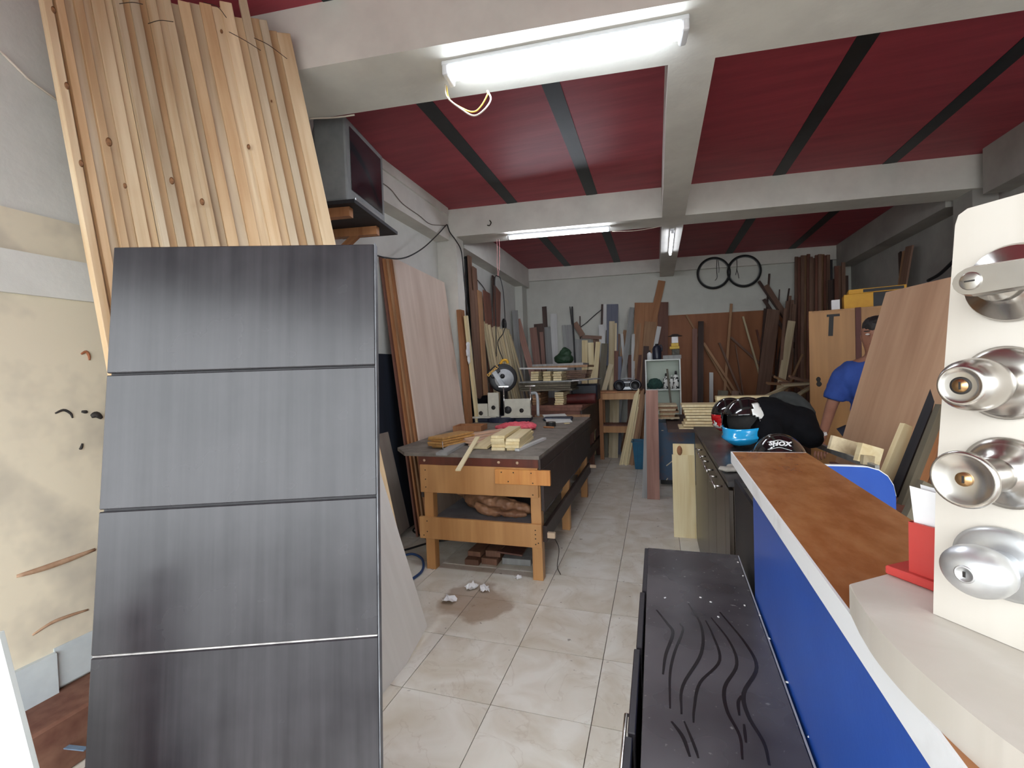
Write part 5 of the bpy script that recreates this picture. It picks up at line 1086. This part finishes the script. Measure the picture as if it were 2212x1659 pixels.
L6('cream', (855, 672), (935, 1400), 0, .34, 'slim whitish board right of the orange post', 5, 'board', 'leaning_board', .03, 'left', .40, .07)
q = onx(*zp(5, 876, 990), XL+.40); o = blob('plastic_bag', PAPER, [('e', (0, 0, 0), (.015, .05, .08)), ('e', (0, .01, -.09), (.012, .035, .06)), ('e', (0, .0, .08), (.012, .055, .03))], .008, .008, .03, None, q); tag(o, 'white plastic bag hanging on the slim whitish board', 'bag')
fan = [(1015, 722, 1100, 1255), (1040, 742, 1125, 1255), (1066, 752, 1150, 1255), (1098, 775, 1175, 1255), (1112, 765, 1200, 1255), (1128, 772, 1225, 1255), (1150, 772, 1250, 1255), (1172, 790, 1270, 1255), (1198, 782, 1290, 1255), (1216, 785, 1310, 1255), (1236, 795, 1335, 1255), (1252, 845, 1370, 1255)]
for k, (x1, y1, x2, y2) in enumerate(fan): L6('pale', (x1, y1), (x2, y2), 0, .20+.025*(k % 3), '%s pale strip from the left in the fan behind the mitre saw' % ORD[k], 5, 'strip', 'pale_strip', .022, 'left', .40+.025*(k % 3), .05)
L6('gray', (1300, 640), (1340, 1000), 0, .06, 'grey board at the far end of the left wall', 5, 'board', 'leaning_board', .02, 'left', .45, .12)
q = onx(*zp(5, 1195, 750), XL+.005); o = lathe('hanging_disc', BLACKP, [(0, 0), (.10, 0), (.10, .02), (0, .02)], None, q, Euler((0, PI/2, 0)), 20); tag(o, 'dark round disc hanging above the pale strips on the left wall', 'disc')
# cables on the left wall
def wl(pts, d): return spline([onx(u, v, XL+d) for u, v in pts], 6)
tag(tube('black_cable', CABK, wl([(812, 551), (830, 556), (860, 559), (885, 553), (915, 535), (945, 507), (965, 485)], .19), .007, None, 6), 'black cable sagging from the ceiling corner over the plywood stack', 'cable')
tag(tube('black_cable', CABK, spline([ony(966, 485, 4.88), ony(972, 502, 4.9), ony(985, 520, 4.92), ony(997, 545, 4.93), ony(1002, 600, 4.93), ony(1006, 640, 4.93), ony(1012, 680, 4.93)], 5), .007, None, 6), 'black cable running down the white pillar', 'cable')
tag(tube('black_cable', CABK, wl([(1003, 556), (1015, 585), (1040, 615), (1050, 630)], .02), .006, None, 6), 'thin black cable on the left wall behind the boards', 'cable')
tag(tube('grey_cable', paint('grey_cable', (120, 110, 100), None, rough=.6), wl([(826, 395), (845, 410), (870, 440), (905, 465), (930, 484), (962, 487)], .178), .004, None, 5), 'thin grey cable drooping along the left ledge beam', 'cable')
tag(tube('wall_cable', CABW, [onx(0, 110, XL+.01), onx(60, 170, XL+.01), onx(140, 228, XL+.01)], .005, None, 5), 'thin white cable on the near left wall', 'cable')
hk = thing('beam_hook', 'small metal hook with string end on the middle cross beam', 'hook', ony(1058, 482, 5.0)); tube('hook', WIRE, spline([(0, .03, .03), (0, 0, .03), (.02, -.01, .0), (0, -.01, -.03), (-.03, 0, -.02)], 4), .006, hk, 6); lathe('plate', WIRE, [(0, 0), (.025, 0), (.025, .006), (0, .006)], hk, (0, .02, .02), Euler((PI/2, 0, 0)), 12)

# ================================================================ right side: locker, person, sheets
LK = wood('yellow_varnished_ply', (178, 128, 70), (144, 98, 50), rough=.5, grain=.35, rnd=.02); LKD = wood('dark_red_stile', (96, 44, 34), (70, 30, 26), grain=.5, rnd=.02)
F0, F1 = CAM+ray(1747, 676)*4.8, CAM+ray(1905, 664)*4.8; lkr = math.radians(-15); hL = 2.02; wL = .80
lk = thing('wooden_locker', 'yellow-brown plywood locker with a slot cut in its door', 'locker', (F0.x+math.cos(lkr)*wL/2, F0.y+math.sin(lkr)*wL/2+.0, 0), lkr)
box('body', LK, (0, .25, hL/2), (wL, .46, hL), None, lk); d = box('door', LK, (-.19, .008, hL/2), (.36, .02, hL-.04), None, lk); box('left_stile', LK, (-wL/2+.015, .005, hL/2), (.03, .026, hL), None, lk); box('middle_stile', LKD, (.015, .005, hL/2), (.045, .026, hL), None, lk); box('door', LK, (.217, .008, hL/2), (.355, .02, hL-.04), None, lk)
box('slot', dark, (-.02, -.0105, .84), (.04, .003, .20), Euler((0, .05, 0)), d); box('slot_top', dark, (.0, -.0105, .95), (.11, .003, .025), None, d); blob('keyhole', dark, [('e', (0, 0, .025), (.022, .004, .028)), ('e', (.005, 0, -.025), (.026, .004, .03))], .005, 0, .05, d, (-.135, -.010, .27))
q = ony(1850, 664, 5.75); yb_ = thing('tool_box', 'yellow and black cardboard tool box on top of the locker', 'box', (q.x+.12, 5.62, hL+.0), lkr)
KY = paint('yellow_cardboard', (214, 160, 40), (196, 140, 30), rough=.6, scale=5); KB = paint('black_cardboard', (28, 28, 30), (40, 40, 44), rough=.6, scale=6)
box('lower_box', KY, (-.02, 0, .075), (.50, .26, .15), None, yb_, .002); box('dark_side', KB, (.10, -.1315, .075), (.26, .003, .145), None, yb_); box('lid', KY, (0, .01, .175), (.46, .25, .045), None, yb_, .002); box('lid_print', KB, (.05, -.1165, .175), (.32, .003, .03), None, yb_)
o = box('white_carton', PAPER, (q.x-.22, 5.66, hL+.055), (.07, .12, .11), Euler((0, 0, lkr))); tag(o, 'small white carton left of the yellow box on the locker', 'carton')

# ---- person
SKIN = paint('skin', (150, 102, 80), (136, 90, 70), rough=.55, scale=8); SHIRT = paint('blue_cotton', (44, 74, 148), (34, 60, 128), rough=.85, scale=10, bump=.2, bscale=60); HAIRM = paint('black_hair', (22, 18, 18), (34, 28, 26), rough=.6, scale=40, bump=.4, bscale=120); JEAN = paint('dark_jeans', (40, 46, 62), (30, 34, 48), rough=.85, scale=9)
def skin(name, mat, V, E, rad, parent, lev=2):
    me = bpy.data.meshes.new(name); me.from_pydata([Vector(v) for v in V], E, []); o = link(name, me, mat, parent)
    sm = o.modifiers.new('skin', 'SKIN'); sm.use_smooth_shade = True
    for i, r in enumerate(rad):
        sv = me.skin_vertices[0].data[i]; sv.radius = r if isinstance(r, tuple) else (r, r); sv.use_root = (i == 0)
    ss = o.modifiers.new('sub', 'SUBSURF'); ss.levels = lev; ss.render_levels = lev
    return o
pc = CAM+ray(1893, 720)*3.35; HP = 1.80
pe = thing('person', 'person in a blue T-shirt standing behind the leaning plywood sheet', 'person', (pc.x, pc.y, 0), math.radians(-120))
# local +x is forward; pelvis first
Vb = [(0, 0, .96), (0, 0, 1.12), (.01, 0, 1.30), (.0, 0, 1.45), (.01, 0, 1.52), (.03, 0, 1.60), (.03, 0, 1.70), (.02, 0, 1.765),
      (0, .10, .92), (.02, .11, .50), (.0, .11, .09), (.12, .12, .04), (0, -.10, .92), (.02, -.11, .50), (.0, -.11, .09), (.12, -.12, .04),
      (0, .17, 1.43), (.02, .24, 1.16), (.16, .23, .95), (.23, .21, .87), (0, -.17, 1.43), (.03, -.27, 1.17), (.19, -.29, .97), (.26, -.29, .89)]
Eb = [(0, 1), (1, 2), (2, 3), (3, 4), (4, 5), (5, 6), (6, 7), (0, 8), (8, 9), (9, 10), (10, 11), (0, 12), (12, 13), (13, 14), (14, 15), (3, 16), (16, 17), (17, 18), (18, 19), (3, 20), (20, 21), (21, 22), (22, 23)]
rb2 = [(.13, .16), (.11, .145), (.12, .17), (.10, .14), (.055, .055), (.085, .072), (.100, .078), (.07, .06), .085, .06, .045, (.05, .03), .085, .06, .045, (.05, .03), .06, .045, .033, (.035, .022), .06, .045, .033, (.035, .022)]
body = skin('body', SKIN, Vb, Eb, rb2, pe)
blob('shirt', SHIRT, [('t', [(0, 0, .93), (0, 0, 1.05), (0, 0, 1.18)], [.15, .145, .14]), ('e', (.0, 0, 1.30), (.135, .195, .20)), ('e', (0, 0, 1.42), (.10, .19, .09)), ('e', (-.005, 0, 1.10), (.12, .17, .20)), ('e', (.01, .14, 1.37), (.105, .10, .12)), ('e', (.01, -.14, 1.37), (.105, .10, .12)),
     ('t', [(0, .13, 1.44), (.008, .20, 1.36), (.018, .245, 1.20)], [.08, .082, .078]), ('t', [(0, -.13, 1.44), (.012, -.205, 1.36), (.026, -.262, 1.19)], [.08, .082, .080])], .016, .010, .08, pe)
skin('trousers', JEAN, [(0, 0, .93), (0, .10, .86), (.02, .11, .50), (.0, .11, .10), (0, -.10, .86), (.02, -.11, .50), (.0, -.11, .10)], [(0, 1), (1, 2), (2, 3), (0, 4), (4, 5), (5, 6)], [(.14, .17), .10, .075, .065, .10, .075, .065], pe)
blob('hair', HAIRM, [('e', (.005, 0, 1.735), (.098, .084, .080)), ('e', (-.03, 0, 1.69), (.075, .080, .075))], .009, .006, .02, pe)
for s in (-1, 1): blob('ear', SKIN, [('e', (.02, s*.082, 1.655), (.018, .010, .03))], .005, 0, .05, pe); blob('eye', paint('eye_white', (210, 200, 192), None, rough=.3), [('e', (.115, s*.032, 1.675), (.010, .014, .008))], .003, 0, .05, pe); blob('eyebrow', HAIRM, [('e', (.122, s*.034, 1.698), (.008, .022, .005))], .003, 0, .05, pe)
blob('nose', SKIN, [('e', (.128, 0, 1.648), (.020, .016, .026))], .005, 0, .05, pe); blob('mouth', paint('lip', (120, 70, 62), None, rough=.5), [('e', (.112, 0, 1.606), (.010, .026, .007))], .003, 0, .05, pe)
hv, he, hr = [], [], []
def hand(bx, s):
    b0 = Vector(bx); V = [b0, b0+Vector((.035, 0, -.05))]; E_ = [(0, 1)]; R_ = [(.03, .018), (.034, .016)]
    skin('hand', SKIN, V, E_, R_, pe, 2)
    for k, ln in enumerate((.055, .066, .062, .048)):
        yy = (k-1.5)*.019; p0 = b0+Vector((.045, yy, -.065)); skin('finger', SKIN, [p0, p0+Vector((.02, yy*.1, -ln*.55)), p0+Vector((.012, yy*.1, -ln))], [(0, 1), (1, 2)], [.0095, .0085, .007], pe, 1)
    p0 = b0+Vector((.03, -s*.025, -.03)); skin('thumb', SKIN, [p0, p0+Vector((.03, -s*.022, -.02)), p0+Vector((.045, -s*.022, -.05))], [(0, 1), (1, 2)], [.012, .010, .008], pe, 1)
hand((.23, .21, .87), 1); hand((.26, -.29, .89), -1)

# ---- big plywood sheet leaning at the right
YF = 3.46
T1 = ony(1915, 637, YF); S1 = ony(1826, 935, YF); dz = (S1-T1)/(S1.z-T1.z); B1 = T1+dz*(.816-T1.z)
dv = Vector((.10, -1.0, .0)).normalized()*1.15
o = slab('plywood_sheet', W['ply2'], B1, B1+dv, T1, .016); tag(o, 'big pale plywood sheet leaning at the right in front of the person', 'sheet')
sheet_n = (T1-B1).cross(dv).normalized(); 
tag(slab('plywood_sheet', W['tan'], B1+Vector((.03, .05, 0)), B1+dv+Vector((.03, .05, 0)), T1+dz*-.55+Vector((.03, .05, 0)), .016), 'lower tan sheet peeking out behind the big plywood sheet', 'sheet')
def pboard(nm, mt, p1, p2, w, t, lab, cat='board', floor_=True, wd=None):
    P1, P2 = CAM+ray(p1[0], p1[1])*p1[2], CAM+ray(p2[0], p2[1])*p2[2]
    if floor_: d_ = (P2-P1)/(P2.z-P1.z); P2 = P1+d_*(0-P1.z)
    return tag(board(nm, mt, P2, P1, wd or RT, w, t), lab, cat)
pboard('black_timber', W['black'], (2052, 800, 2.25), (1948, 1060, 2.25), .07, .05, 'black timber leaning right of the plywood sheet', 'timber'); pboard('orange_batten', W['orange'], (2046, 880, 2.15), (1968, 1085, 2.15), .05, .03, 'orange-brown batten leaning beside the black timber', 'batten'); pboard('olive_batten', W['olive'], (2034, 876, 2.12), (1952, 1085, 2.12), .035, .03, 'olive batten leaning left of the orange-brown one', 'batten')
pboard('olive_block', W['olive'], (2012, 1048, 1.9), (1985, 1105, 1.9), .10, .03, 'short olive board low behind the red holder', 'board')
pboard('pale_board', W['cream'], (1964, 920, 2.35), (1912, 1045, 2.35), .075, .03, 'pale board leaning against the foot of the plywood sheet', 'board'); pboard('pale_board', W['pale'], (1984, 926, 2.4), (1930, 1050, 2.4), .04, .03, 'narrow pale board right of the pale one at the plywood foot', 'board')
# work table behind the counter with offcuts
wt = thing('side_table', 'brown-topped table behind the helmets with white offcuts on it', 'table', (1.42, 2.90, 0))
box('top', W['red'], (0, 0, .80), (.95, 1.1, .03), Euler((0, 0, -.25)), wt)
for sx in (-1, 1):
    for sy in (-1, 1): box('leg', W['brown'], (sx*.28+sy*.12, sy*.5-sx*.07, .39), (.05, .05, .78), Euler((0, 0, -.25)), wt)
def ont(u, v, z=.82): return onz(u, v, z)
def offc(nm, mt, u0, v0, u1, v1, D, th_, lab, tilt=0):
    c = CAM+ray((u0+u1)/2, (v0+v1)/2)*D; s = D/FPX; R = frame(-FW, RT) @ Matrix.Rotation(tilt, 3, 'Z'); return tag(box(nm, mt, c, ((u1-u0)*s, (v1-v0)*s, th_), R), lab, 'offcut')
offc('white_offcut', W['pale'], 1792, 948, 1852, 978, 2.45, .02, 'flat white offcut with pencil marks on the side table', -.28)
offc('cream_offcut', W['cream'], 1852, 962, 1900, 1002, 2.30, .03, 'cream offcut block with a square recess on the side table', -.28); offc('cream_offcut', W['pale'], 1862, 984, 1886, 1004, 2.27, .02, 'small cream square in front of the recessed offcut', -.1)
ALU = paint('dull_aluminium', (186, 188, 186), (150, 152, 150), rough=.4, metal=.6, scale=12)
tag(board('aluminium_strip', ALU, CAM+ray(1768, 962)*2.75, CAM+ray(1895, 1012)*2.2, (0, 0, 1), .03, .02), 'dull aluminium strip along the edge of the side table', 'strip')
tag(board('white_stick', W['white'], CAM+ray(1764, 943)*2.75, CAM+ray(1784, 936)*2.75, (0, 0, 1), .018, .02), 'short white stick behind the black jacket', 'stick')
# right wall leftovers
L6('dark', (810, -50), (818, 190), 0, .06, 'dark stick leaning high on the right wall above the locker', 'R', 'stick', 'wall_stick', .02, 'right', .35, .05)
L6('brown', (880, -95), (830, 200), 0, .10, 'wide brown board leaning high on the right wall', 'R', 'board', 'wall_board', .02, 'right', .40, .16); L6('tan', (842, -60), (808, 190), 0, .08, 'tan strip leaning beside the wide brown board on the right wall', 'R', 'strip', 'wall_strip', .02, 'right', .38, .06)
q = onx(2030, 520, XR-.02); o = slab('wall_sheet', wood('mauve_brown_sheet', (96, 78, 76), (74, 58, 58), grain=.3, rnd=.02), (XR-.45, 4.2, 0), (XR-.45, 6.0, 0), (XR-.06, 4.2, 2.55), .018); tag(o, 'large mauve-brown sheet leaning on the right wall', 'sheet')
tag(tube('dark_bar', CABK, spline([onx(2005, 606, XR-.19), onx(2030, 592, XR-.17), onx(2062, 562, XR-.15)], 5), .018, None, 8), 'dark curved bar above the plywood sheet on the right', 'bar')
